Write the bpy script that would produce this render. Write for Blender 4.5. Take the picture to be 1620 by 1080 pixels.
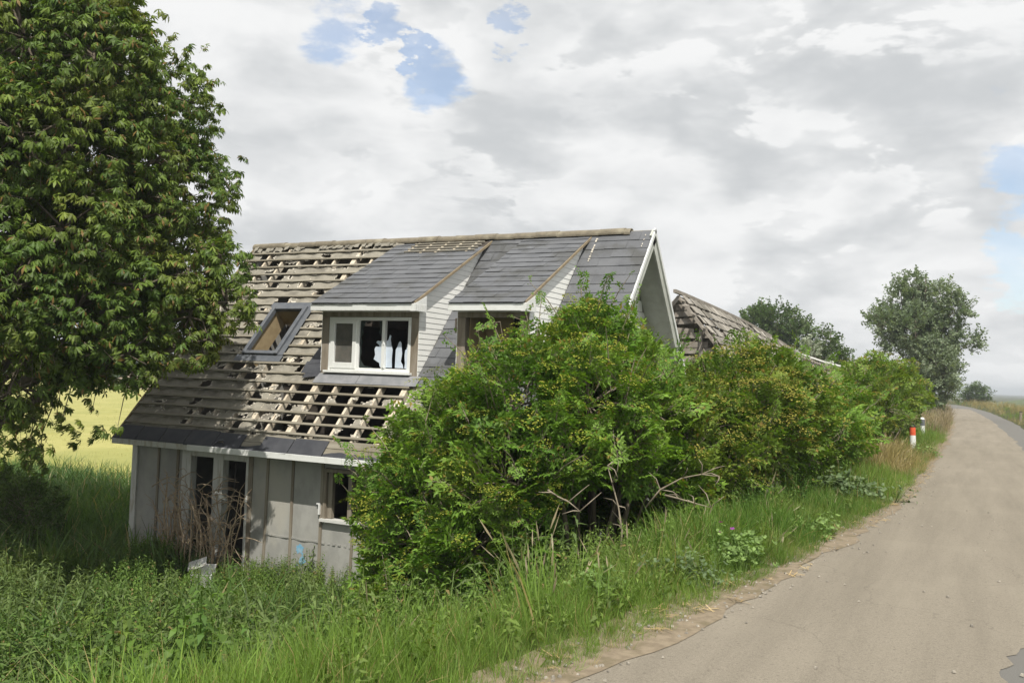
import bpy, math, random
import numpy as np
from mathutils import Vector, Matrix, Quaternion

for o in list(bpy.data.objects): bpy.data.objects.remove(o)
scn = bpy.context.scene
COL = scn.collection
random.seed(7)

# ------------------------------------------------------------------ camera
cam = bpy.data.cameras.new("camera"); camo = bpy.data.objects.new("camera", cam); COL.objects.link(camo)
Fv = Vector((-0.45332, 0.89057, 0.03729)); Rv = Vector((0.89121, 0.45212, 0.03642)); Uv = Vector((-0.01558, -0.04975, 0.99864))
camo.matrix_world = Matrix(((Rv.x, Uv.x, -Fv.x, 0), (Rv.y, Uv.y, -Fv.y, 0), (Rv.z, Uv.z, -Fv.z, 1.6), (0, 0, 0, 1)))
cam.sensor_width = 36; cam.lens = 32.03; cam.clip_start = 0.1; cam.clip_end = 6000
scn.camera = camo

# ------------------------------------------------------------------ view, sun, sky
scn.view_settings.view_transform = 'Standard'; scn.view_settings.look = 'None'
scn.view_settings.exposure = 0.26; scn.view_settings.gamma = 1
scn.cycles.max_bounces = 6; scn.cycles.diffuse_bounces = 3; scn.cycles.transparent_max_bounces = 8
scn.cycles.use_denoising = True
SUN_EL, SUN_AZ = math.radians(54.5), math.radians(33)            # azimuth from -Y towards +X
SD = Vector((math.sin(SUN_AZ) * math.cos(SUN_EL), -math.cos(SUN_AZ) * math.cos(SUN_EL), math.sin(SUN_EL)))
sl = bpy.data.lights.new("sun", 'SUN'); sl.energy = 4.1; sl.angle = math.radians(0.5); sl.color = (1, 0.955, 0.87)
so = bpy.data.objects.new("sun", sl); COL.objects.link(so)
so.rotation_euler = SD.to_track_quat('Z', 'Y').to_euler()

W = bpy.data.worlds.new("World"); scn.world = W; W.use_nodes = True
nt = W.node_tree; nt.nodes.clear()
def N(t, **k):
    n = nt.nodes.new(t)
    for a, b in k.items(): setattr(n, a, b)
    return n
def LK(a, b): nt.links.new(a, b)
def MATH(op, a, b=None, c=None, clamp=False):
    n = N('ShaderNodeMath', operation=op, use_clamp=clamp)
    for i, v in enumerate((a, b, c)):
        if v is None: continue
        if isinstance(v, (int, float)): n.inputs[i].default_value = v
        else: LK(v, n.inputs[i])
    return n.outputs[0]
def VM(op, a, b=None, out=0):
    n = N('ShaderNodeVectorMath', operation=op)
    for i, v in enumerate((a, b)):
        if v is None: continue
        if isinstance(v, (tuple, Vector)): n.inputs[i].default_value = v
        else: LK(v, n.inputs[i])
    return n.outputs[out]
def SMOOTH(x, a, b):
    n = N('ShaderNodeMapRange', interpolation_type='SMOOTHSTEP')
    LK(x, n.inputs[0]); n.inputs[1].default_value = a; n.inputs[2].default_value = b
    return n.outputs[0]
tc = N('ShaderNodeTexCoord'); d0 = VM('NORMALIZE', tc.outputs['Generated'])
sep = N('ShaderNodeSeparateXYZ'); LK(d0, sep.inputs[0])
den = MATH('ADD', MATH('MAXIMUM', sep.outputs[2], 0.0), 0.30)
cx = N('ShaderNodeCombineXYZ'); LK(MATH('DIVIDE', sep.outputs[0], den), cx.inputs[0]); LK(MATH('DIVIDE', sep.outputs[1], den), cx.inputs[1])
P = cx.outputs[0]
def NOISE(vec, scale, detail=6, rough=0.55, dist=0.0, off=(0, 0, 0)):
    n = N('ShaderNodeTexNoise'); n.inputs['Scale'].default_value = scale; n.inputs['Detail'].default_value = detail
    n.inputs['Roughness'].default_value = rough; n.inputs['Distortion'].default_value = dist
    LK(VM('ADD', vec, off), n.inputs['Vector']); return n.outputs[0]
Q = VM('MULTIPLY', d0, (1.0, 1.0, 2.3))
n1 = NOISE(Q, 5.2, 12, 0.60, 0.25, (3.1, 1.7, 0.4))
n2 = NOISE(Q, 5.2, 6, 0.50, 0.30, (3.1, 1.7, 0.4 + 0.085))               # the same clouds a step higher up
vo = N('ShaderNodeTexVoronoi', feature='F1'); vo.inputs['Scale'].default_value = 6.5; vo.inputs['Detail'].default_value = 3; vo.inputs['Roughness'].default_value = 0.55
wq = N('ShaderNodeTexNoise'); wq.inputs['Scale'].default_value = 7; wq.inputs['Detail'].default_value = 5; LK(Q, wq.inputs['Vector'])
LK(VM('ADD', Q, VM('MULTIPLY', wq.outputs[1], (0.10, 0.10, 0.10))), vo.inputs['Vector'])
n3 = MATH('SUBTRACT', 1.0, MATH('MULTIPLY', vo.outputs[0], 0.6))                                       # billows
n4 = NOISE(Q, 2.2, 4, 0.5, 0.0, (14.3, 2.2, 0))
warp = MATH('MULTIPLY', MATH('SUBTRACT', NOISE(Q, 13.0, 8, 0.6, 0.0, (5, 5, 5)), 0.5), 0.0038)
def BLOB(c, deg, soft=2.6):
    c = Vector(c).normalized()
    dt = MATH('ADD', VM('DOT_PRODUCT', d0, tuple(c), out=1), warp)
    return SMOOTH(dt, math.cos(math.radians(deg * soft)), math.cos(math.radians(deg * 0.3)))
def SUM(l):
    s = l[0]
    for q in l[1:]: s = MATH('ADD', s, q)
    return s
blue = SUM([BLOB((-0.585, 0.731, 0.354), 0.85), BLOB((-0.509, 0.802, 0.311), 0.8), BLOB((-0.553, 0.757, 0.352), 0.55), BLOB((-0.525, 0.785, 0.328), 0.4), BLOB((0.035, 0.98, 0.20), 0.75),
            BLOB((-0.442, 0.829, 0.350), 0.5), BLOB((0.03, 0.993, 0.117), 0.6)])
darkb = SUM([BLOB((-0.122, 0.905, 0.42), 6), BLOB((-0.395, 0.876, 0.270), 3.4), BLOB((-0.482, 0.86, 0.166), 3.2), BLOB((-0.671, 0.711, 0.20), 3.4), BLOB((-0.28, 0.93, 0.21), 3)])
whiteb = SUM([BLOB((-0.36, 0.870, 0.335), 4.2), BLOB((-0.332, 0.925, 0.184), 3), BLOB((-0.588, 0.77, 0.25), 4), BLOB((-0.281, 0.944, 0.165), 2.4), BLOB((-0.68, 0.67, 0.30), 4)])
shade = MATH('MULTIPLY', MATH('SUBTRACT', n1, n2), 1.25)
tone = MATH('ADD', MATH('ADD', 0.74, shade), MATH('MULTIPLY', MATH('SUBTRACT', n3, 0.50), 1.15))
tone = MATH('ADD', tone, MATH('MULTIPLY', MATH('SUBTRACT', n4, 0.5), 0.7))
tone = MATH('ADD', tone, MATH('MULTIPLY', whiteb, 0.24)); tone = MATH('SUBTRACT', tone, MATH('MULTIPLY', darkb, 0.17))
# heaped clouds with clear lit edges in front of the soft layer
edge = MATH('ADD', MATH('SUBTRACT', n1, 0.47), MATH('MULTIPLY', MATH('SUBTRACT', n3, 0.5), 0.45))
edge = MATH('ADD', edge, MATH('MULTIPLY', whiteb, 0.06))
heap = SMOOTH(edge, -0.01, 0.06)
lit = MATH('ADD', MATH('SUBTRACT', 0.90, MATH('MULTIPLY', SMOOTH(edge, 0.0, 0.22), 0.40)), MATH('MULTIPLY', MATH('SUBTRACT', n1, n2), 2.6))
lit = MATH('SUBTRACT', lit, MATH('MULTIPLY', darkb, 0.15))
hm_ = N('ShaderNodeMix', data_type='FLOAT'); LK(MATH('MULTIPLY', heap, 0.75), hm_.inputs[0]); LK(MATH('MULTIPLY', tone, 0.93), hm_.inputs[2]); LK(lit, hm_.inputs[3]); tone = hm_.outputs[0]
cr = N('ShaderNodeMix', data_type='RGBA'); LK(SMOOTH(tone, 0.05, 0.95), cr.inputs[0])
cr.inputs[6].default_value = (0.60, 0.62, 0.635, 1); cr.inputs[7].default_value = (0.90, 0.905, 0.905, 1)
clearing = MATH('MULTIPLY', SMOOTH(MATH('ADD', n1, MATH('MULTIPLY', MATH('SUBTRACT', n3, .55), .35)), 0.235, 0.10), 0.75)
cover = MATH('SUBTRACT', 1.0, MATH('MULTIPLY', MATH('MINIMUM', MATH('ADD', MATH('MULTIPLY', blue, MATH('ADD', 1.05, MATH('MULTIPLY', n3, -0.55))), clearing), 1.0), 0.66), clamp=True)
sky = N('ShaderNodeTexSky', sky_type='NISHITA', sun_disc=False)
sky.sun_elevation = SUN_EL; sky.sun_rotation = math.atan2(SD.x, SD.y); sky.dust_density = 1.2; sky.altitude = 10
bg1 = N('ShaderNodeBackground'); LK(sky.outputs[0], bg1.inputs[0]); bg1.inputs[1].default_value = 0.15
bg2 = N('ShaderNodeBackground'); LK(cr.outputs[2], bg2.inputs[0]); bg2.inputs[1].default_value = 0.86
mx = N('ShaderNodeMixShader'); LK(cover, mx.inputs[0]); LK(bg1.outputs[0], mx.inputs[1]); LK(bg2.outputs[0], mx.inputs[2])
wo = N('ShaderNodeOutputWorld'); LK(mx.outputs[0], wo.inputs[0])

# ------------------------------------------------------------------ materials
def mat(name, col, rough=0.8, col2=None, scale=8.0, detail=6, spec=0.3, bump=0.0, bscale=60.0, stretch=(1, 1, 1), lo=0.35, hi=0.65, col3=None, s3=1.2, island=0.0, metal=0.0):
    m = bpy.data.materials.new(name); m.use_nodes = True
    t = m.node_tree; b = t.nodes['Principled BSDF']
    b.inputs['Roughness'].default_value = rough; b.inputs['Specular IOR Level'].default_value = spec; b.inputs['Metallic'].default_value = metal
    c = t.nodes.new('ShaderNodeTexCoord'); mp = t.nodes.new('ShaderNodeMapping'); mp.inputs['Scale'].default_value = stretch
    t.links.new(c.outputs['Object'], mp.inputs[0])
    def noise(s, d=6):
        n = t.nodes.new('ShaderNodeTexNoise'); n.inputs['Scale'].default_value = s; n.inputs['Detail'].default_value = d; n.inputs['Roughness'].default_value = .6
        t.links.new(mp.outputs[0], n.inputs['Vector']); return n.outputs[0]
    def ramp(f, a, bb):
        r = t.nodes.new('ShaderNodeMapRange'); r.interpolation_type = 'SMOOTHSTEP'
        r.inputs[1].default_value = a; r.inputs[2].default_value = bb; t.links.new(f, r.inputs[0]); return r.outputs[0]
    def mix(f, a, bb):
        x = t.nodes.new('ShaderNodeMix'); x.data_type = 'RGBA'; t.links.new(f, x.inputs[0])
        for i, v in ((6, a), (7, bb)):
            if isinstance(v, tuple): x.inputs[i].default_value = (*v, 1)
            else: t.links.new(v, x.inputs[i])
        return x.outputs[2]
    out = None
    if col2: out = mix(ramp(noise(scale, detail), lo, hi), col, col2)
    if col3: out = mix(ramp(noise(s3, 4), 0.48, 0.68), out if out else col, col3)
    if island:
        g = t.nodes.new('ShaderNodeNewGeometry'); mm = t.nodes.new('ShaderNodeMapRange'); t.links.new(g.outputs['Random Per Island'], mm.inputs[0])
        mm.inputs[3].default_value = 1 - island; mm.inputs[4].default_value = 1 + island
        vm = t.nodes.new('ShaderNodeVectorMath'); vm.operation = 'SCALE'; t.links.new(mm.outputs[0], vm.inputs['Scale'])
        if out: t.links.new(out, vm.inputs[0])
        else: vm.inputs[0].default_value = col
        out = vm.outputs[0]
    if out: t.links.new(out, b.inputs['Base Color'])
    else: b.inputs['Base Color'].default_value = (*col, 1)
    if bump:
        bn = t.nodes.new('ShaderNodeBump'); bn.inputs['Strength'].default_value = bump; bn.inputs['Distance'].default_value = 0.02
        t.links.new(noise(bscale, 5), bn.inputs['Height']); t.links.new(bn.outputs[0], b.inputs['Normal'])
    return m

def leafmat(name, colA, colB, colC=None, trans=0.35, gloss=0.06, rough=0.45, dry=None, dryfrac=0.04):
    """leaf blade: colour runs from A to B by the tint of its spray, single leaves vary, a few are dry"""
    m = bpy.data.materials.new(name); m.use_nodes = True; t = m.node_tree; t.nodes.clear()
    L = t.links.new
    def nn(k): return t.nodes.new(k)
    at = nn('ShaderNodeAttribute'); at.attribute_name = 'tint'
    g = nn('ShaderNodeNewGeometry')
    mxn = nn('ShaderNodeMix'); mxn.data_type = 'RGBA'; L(at.outputs['Fac'], mxn.inputs[0]); mxn.inputs[6].default_value = (*colA, 1); mxn.inputs[7].default_value = (*colB, 1)
    cur = mxn.outputs[2]
    if colC:
        ob = nn('ShaderNodeTexCoord'); no = nn('ShaderNodeTexNoise'); no.inputs['Scale'].default_value = 0.9; no.inputs['Detail'].default_value = 3
        L(ob.outputs['Object'], no.inputs['Vector']); r = nn('ShaderNodeMapRange'); r.inputs[1].default_value = .5; r.inputs[2].default_value = .72; L(no.outputs[0], r.inputs[0])
        x = nn('ShaderNodeMix'); x.data_type = 'RGBA'; L(r.outputs[0], x.inputs[0]); L(cur, x.inputs[6]); x.inputs[7].default_value = (*colC, 1); cur = x.outputs[2]
    hs = nn('ShaderNodeMapRange'); L(g.outputs['Random Per Island'], hs.inputs[0]); hs.inputs[3].default_value = .62; hs.inputs[4].default_value = 1.38
    sc = nn('ShaderNodeVectorMath'); sc.operation = 'SCALE'; L(cur, sc.inputs[0]); L(hs.outputs[0], sc.inputs['Scale']); cur = sc.outputs[0]
    if dry:
        wn = nn('ShaderNodeMath'); wn.operation = 'FRACT'; ml = nn('ShaderNodeMath'); ml.operation = 'MULTIPLY'; ml.inputs[1].default_value = 37.7
        L(g.outputs['Random Per Island'], ml.inputs[0]); L(ml.outputs[0], wn.inputs[0])
        lt = nn('ShaderNodeMath'); lt.operation = 'LESS_THAN'; lt.inputs[1].default_value = dryfrac; L(wn.outputs[0], lt.inputs[0])
        x = nn('ShaderNodeMix'); x.data_type = 'RGBA'; L(lt.outputs[0], x.inputs[0]); L(cur, x.inputs[6]); x.inputs[7].default_value = (*dry, 1); cur = x.outputs[2]
    df = nn('ShaderNodeBsdfDiffuse'); L(cur, df.inputs[0])
    tr = nn('ShaderNodeBsdfTranslucent'); hv = nn('ShaderNodeVectorMath'); hv.operation = 'MULTIPLY'; hv.inputs[1].default_value = (1.25, 1.3, 0.5); L(cur, hv.inputs[0]); L(hv.outputs[0], tr.inputs[0])
    m1 = nn('ShaderNodeMixShader'); m1.inputs[0].default_value = trans; L(df.outputs[0], m1.inputs[1]); L(tr.outputs[0], m1.inputs[2])
    gl = nn('ShaderNodeBsdfGlossy'); gl.inputs['Roughness'].default_value = rough; gl.inputs[0].default_value = (1, 1, 1, 1)
    m2 = nn('ShaderNodeMixShader'); m2.inputs[0].default_value = gloss; L(m1.outputs[0], m2.inputs[1]); L(gl.outputs[0], m2.inputs[2])
    o = nn('ShaderNodeOutputMaterial'); L(m2.outputs[0], o.inputs[0])
    return m

M = {}
M['membrane'] = mat('grey_membrane', (0.365, 0.36, 0.335), .75, (0.295, 0.292, 0.272), 2.6, stretch=(1.2, 1, .8), bump=.5, bscale=4, col3=(0.40, 0.385, 0.34), s3=1.1)
M['stud'] = mat('weathered_batten', (0.19, 0.16, 0.12), .9, (0.27, 0.24, 0.19), 14, stretch=(1, 1, .1))
M['white'] = mat('white_paint', (0.74, 0.75, 0.73), .5, (0.62, 0.62, 0.58), 5, lo=.45, hi=.8)
M['dirtywhite'] = mat('flaking_white_paint', (0.60, 0.60, 0.57), .7, (0.42, 0.38, 0.31), 9, lo=.5, hi=.72, stretch=(1, 1, .25))
M['upvc'] = mat('white_plastic', (0.78, 0.79, 0.77), .35, (0.66, 0.66, 0.60), 4, lo=.5, hi=.85)
M['clad'] = mat('white_cladding', (0.85, 0.85, 0.82), .5, (0.76, 0.77, 0.73), 3, lo=.45, hi=.8, stretch=(1, .4, 1))
M['slate'] = mat('grey_slate', (0.112, 0.116, 0.125), .62, (0.138, 0.142, 0.151), 3, spec=.35, island=.07, col3=(0.085, 0.086, 0.084), s3=1.6, lo=.3, hi=.7, bump=.25, bscale=30)
M['slatedark'] = mat('dark_slate', (0.045, 0.047, 0.055), .6, (0.065, 0.067, 0.075), 4, island=.1)
M['felt'] = mat('old_roofing_felt', (0.245, 0.228, 0.188), .95, (0.31, 0.288, 0.238), 5, col3=(0.18, 0.166, 0.138), s3=2.2, bump=.5, bscale=9)
M['torn'] = mat('torn_felt_edge', (0.62, 0.58, 0.50), .9, (0.42, 0.38, 0.32), 9)
M['batten'] = mat('roof_batten', (0.225, 0.203, 0.158), .9, (0.30, 0.277, 0.225), 9, stretch=(.15, 1, 1), col3=(.17, .15, .11), s3=1)
M['rafter'] = mat('pale_rafter', (0.68, 0.61, 0.49), .85, (0.54, 0.46, 0.35), 7, island=.12)
M['ridge'] = mat('lichened_ridge_tile', (0.215, 0.185, 0.135), .9, (0.16, 0.14, 0.105), 12, col3=(.30, .27, .20), s3=3, bump=.4, bscale=40)
M['lead'] = mat('lead_flashing', (0.20, 0.205, 0.215), .55, (0.27, 0.27, 0.28), 4)
M['skyframe'] = mat('grey_metal_frame', (0.095, 0.105, 0.122), .5, (0.13, 0.138, 0.15), 6, spec=.4)
M['ply'] = mat('tan_lining_board', (0.40, 0.31, 0.18), .8, (0.33, 0.25, 0.14), 6)
M['postwood'] = mat('weathered_post', (0.20, 0.165, 0.12), .9, (0.30, 0.26, 0.21), 10, stretch=(1, 1, .12))
M['vergewood'] = mat('tan_verge_timber', (0.31, 0.25, 0.16), .85, (0.24, 0.19, 0.13), 8)
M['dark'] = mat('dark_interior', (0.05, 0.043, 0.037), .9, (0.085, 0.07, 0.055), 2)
M['soffit'] = mat('soffit_board', (0.52, 0.535, 0.49), .7, (0.42, 0.43, 0.38), 3)
M['glass'] = mat('dusty_glass', (0.10, 0.10, 0.09), .12, (0.14, 0.13, 0.115), 5, spec=.5)
M['shard'] = mat('milky_glass_shard', (0.58, 0.66, 0.76), .15, (0.66, 0.72, 0.80), 5, spec=.6)
M['darkglass'] = mat('dark_broken_glass', (0.022, 0.03, 0.03), .1, (0.04, 0.05, 0.045), 8, spec=.5)
M['bark'] = mat('bark', (0.10, 0.08, 0.058), .95, (0.16, 0.135, 0.10), 9, stretch=(1, 1, .3), bump=.6, bscale=25)
M['twig'] = mat('pale_twig', (0.30, 0.255, 0.19), .9, (0.20, 0.165, 0.12), 10)
M['deadtwig'] = mat('dead_bramble', (0.48, 0.38, 0.27), .9, (0.34, 0.25, 0.16), 10)
M['barntile'] = mat('mossy_old_tile', (0.25, 0.228, 0.195), .95, (0.34, 0.315, 0.275), 2, island=.3, col3=(.15, .137, .112), s3=.8)
M['barnwood'] = mat('grey_old_timber', (0.24, 0.21, 0.175), .95, (0.33, 0.30, 0.26), 7)
M['orange'] = mat('orange_reflector', (0.72, 0.115, 0.045), .4, (0.55, .09, .04), 14)
M['black'] = mat('black_plastic', (0.02, 0.02, 0.022), .5)
M['paintblue'] = mat('blue_spray_paint', (0.16, 0.38, 0.56), .7, (0.30, 0.43, 0.52), 14)
M['litter'] = mat('white_litter', (0.8, 0.8, 0.79), .4, (.7, .7, .68), 6)
M['rust'] = mat('rust_streak', (0.26, 0.13, 0.06), .9, (.35, .22, .12), 9)

# roads and ground
def groundmat(name, cols, scales, bump=0.5, bscale=30, rough=.95):
    return mat(name, cols[0], rough, cols[1], scales[0], col3=cols[2], s3=scales[1], bump=bump, bscale=bscale, spec=.15)
M['ground'] = groundmat('grassy_soil', [(0.050, 0.062, 0.022), (0.080, 0.085, 0.030), (0.07, 0.06, 0.035)], (3, .4))
def roadmat(name, a, b_, patch, speck):
    m = mat(name, a, .95, b_, 150, detail=3, col3=patch, s3=.45, bump=.5, bscale=170, spec=.12, lo=.30, hi=.70)
    t = m.node_tree; b = t.nodes['Principled BSDF']; src = b.inputs['Base Color'].links[0].from_socket; L = t.links.new
    c = t.nodes.new('ShaderNodeTexCoord')
    def dark(val, sock, f=1.0):
        x = t.nodes.new('ShaderNodeMix'); x.data_type = 'RGBA'; L(sock, x.inputs[0]); L(val, x.inputs[6]); x.inputs[7].default_value = (*speck, 1); return x.outputs[2]
    n = t.nodes.new('ShaderNodeTexNoise'); n.inputs['Scale'].default_value = 42; n.inputs['Detail'].default_value = 4; L(c.outputs['Object'], n.inputs['Vector'])
    r = t.nodes.new('ShaderNodeMapRange'); r.inputs[1].default_value = .57; r.inputs[2].default_value = .75; r.inputs[4].default_value = .55; L(n.outputs[0], r.inputs[0])
    cur = dark(src, r.outputs[0])
    mp2 = t.nodes.new('ShaderNodeMapping'); mp2.inputs['Scale'].default_value = (2.1, .16, 1); L(c.outputs['Object'], mp2.inputs[0])
    n2 = t.nodes.new('ShaderNodeTexNoise'); n2.inputs['Scale'].default_value = 1.3; n2.inputs['Detail'].default_value = 7; n2.inputs['Roughness'].default_value = .65; L(mp2.outputs[0], n2.inputs['Vector'])
    r3 = t.nodes.new('ShaderNodeMapRange'); r3.inputs[1].default_value = .42; r3.inputs[2].default_value = .72; r3.inputs[4].default_value = .38; L(n2.outputs[0], r3.inputs[0]); cur = dark(cur, r3.outputs[0])
    v = t.nodes.new('ShaderNodeTexVoronoi'); v.feature = 'DISTANCE_TO_EDGE'; v.inputs['Scale'].default_value = .55
    w = t.nodes.new('ShaderNodeTexNoise'); w.inputs['Scale'].default_value = 2.2; w.inputs['Detail'].default_value = 6; L(c.outputs['Object'], w.inputs['Vector'])
    va = t.nodes.new('ShaderNodeVectorMath'); va.operation = 'ADD'; sc = t.nodes.new('ShaderNodeVectorMath'); sc.operation = 'SCALE'; sc.inputs['Scale'].default_value = .5; L(w.outputs[1], sc.inputs[0]); L(c.outputs['Object'], va.inputs[0]); L(sc.outputs[0], va.inputs[1]); L(va.outputs[0], v.inputs['Vector'])
    r2 = t.nodes.new('ShaderNodeMapRange'); r2.inputs[1].default_value = .004; r2.inputs[2].default_value = .0; r2.inputs[4].default_value = .35; L(v.outputs[0], r2.inputs[0])
    cur = dark(cur, r2.outputs[0]); L(cur, b.inputs['Base Color']); return m
M['road'] = roadmat('worn_road_surface', (0.215, 0.188, 0.148), (0.315, 0.280, 0.224), (0.285, 0.252, 0.200), (.12, .105, .082))
M['asphalt'] = mat('grey_asphalt', (0.145, 0.14, 0.128), .9, (0.185, 0.178, 0.162), 150, detail=3, col3=(.165, .155, .14), s3=1.0, bump=.4, bscale=220, spec=.2)
M['dirt'] = mat('dry_dirt', (0.205, 0.163, 0.112), .95, (0.275, 0.222, 0.155), 12, col3=(.17, .14, .085), s3=5, bump=.6, bscale=60)
M['wheat'] = mat('ripe_wheat', (0.325, 0.315, 0.095), .95, (0.385, 0.36, 0.125), .9, col3=(.27, .275, .08), s3=.12, bump=.9, bscale=7, stretch=(1, .5, 1))
M['field'] = mat('green_field', (0.075, 0.105, 0.04), .95, (0.10, 0.125, 0.05), .05)
M['earth'] = mat('brown_heap', (0.19, 0.145, 0.105), .95, (.27, .22, .17), .8, bump=.6, bscale=2)
M['scratch'] = mat('pale_road_mark', (0.40, 0.36, 0.30), .95, (.33, .29, .235), 6)

# leaves
M['elder'] = leafmat('elder_leaf', (0.092, 0.195, 0.022), (0.175, 0.300, 0.040), (0.19, 0.285, 0.036), dry=(.28, .22, .05), dryfrac=.03, gloss=.02, rough=.6)
M['elderB'] = leafmat('shrub_leaf_olive', (0.098, 0.185, 0.024), (0.185, 0.275, 0.040), (0.215, 0.255, 0.042), dry=(.28, .19, .05), dryfrac=.02, gloss=.02, rough=.6)
M['umbel'] = leafmat('elder_flower_head', (0.20, 0.235, 0.035), (0.26, 0.27, 0.045), trans=.2, gloss=.0)
M['umbelB'] = leafmat('ruddy_flower_head', (0.205, 0.215, 0.045), (0.265, 0.235, 0.055), trans=.2, gloss=.0)
M['chestnut'] = leafmat('chestnut_leaf', (0.075, 0.135, 0.018), (0.155, 0.215, 0.030), (0.175, 0.205, 0.032), trans=.34, gloss=.02, rough=.55, dry=(.22, .14, .04), dryfrac=.05)
M['poplar'] = leafmat('poplar_leaf', (0.165, 0.225, 0.125), (0.27, 0.325, 0.215), trans=.3, gloss=.02, rough=.6)
M['farleaf'] = leafmat('dark_tree_leaf', (0.075, 0.125, 0.04), (0.12, 0.175, 0.06), trans=.3, gloss=.01)
M['silver'] = leafmat('silver_leaf', (0.22, 0.27, 0.19), (0.36, 0.40, 0.31), trans=.2, gloss=.05)
M['nettle'] = leafmat('nettle_leaf', (0.070, 0.140, 0.024), (0.145, 0.225, 0.044), (0.155, 0.21, 0.04), trans=.35, dry=(.26, .20, .08), dryfrac=.03, gloss=.015, rough=.6)
M['grass'] = leafmat('grass_blade', (0.088, 0.180, 0.026), (0.185, 0.285, 0.052), (0.20, 0.265, 0.065), trans=.4, gloss=.015, rough=.6, dry=(.36, .29, .13), dryfrac=.07)
M['drygrass'] = leafmat('dry_grass_blade', (0.27, 0.215, 0.085), (0.40, 0.32, 0.155), (0.19, 0.19, 0.06), trans=.25, gloss=.03)
M['pinkgrass'] = leafmat('seeding_grass', (0.26, 0.21, 0.13), (0.34, 0.28, 0.19), trans=.25, gloss=.03)
M['reed'] = leafmat('reed_leaf', (0.060, 0.125, 0.024), (0.12, 0.20, 0.045), trans=.35, gloss=.03, rough=.6, dry=(.34, .28, .14), dryfrac=.05)
M['wheatear'] = leafmat('wheat_ear', (0.30, 0.29, 0.095), (0.40, 0.375, 0.15), trans=.25, gloss=.02)
M['mallow'] = leafmat('mallow_leaf', (0.13, 0.215, 0.055), (0.20, 0.30, 0.085), trans=.3, gloss=.02, rough=.6)
M['mallowgrey'] = leafmat('greyish_mallow_leaf', (0.085, 0.135, 0.055), (0.16, 0.22, 0.10), trans=.3, gloss=.02, rough=.6)
M['purple'] = leafmat('purple_petal', (0.26, 0.06, 0.28), (0.34, 0.10, 0.36), trans=.3, gloss=0)
M['weed'] = leafmat('weed_leaf', (0.085, 0.145, 0.025), (0.155, 0.225, 0.045), (0.17, 0.21, 0.045), trans=.35, gloss=.015, rough=.6)
M['willowherb'] = leafmat('willowherb_leaf', (0.095, 0.150, 0.040), (0.165, 0.220, 0.065), trans=.35, gloss=.02, rough=.6)
M['straw'] = leafmat('straw_bit', (0.42, 0.30, 0.14), (0.55, 0.42, 0.22), trans=.1, gloss=.02)
M['stone'] = mat('pale_gravel', (.33, .30, .25), .9, (.22, .20, .17), 30, island=.3)

# ------------------------------------------------------------------ object helpers
def empty(name, loc, label, cat, group=None, rz=0.0):
    o = bpy.data.objects.new(name, None); COL.objects.link(o); o.location = loc; o.rotation_euler = (0, 0, rz); o.empty_display_size = .2
    tag(o, label, cat, group); return o
def tag(o, label=None, cat=None, group=None, kind=None):
    if label: o['label'] = label
    if cat: o['category'] = cat
    if group: o['group'] = group
    if kind: o['kind'] = kind
    return o
def V(*a): return np.array(a, float)

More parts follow.
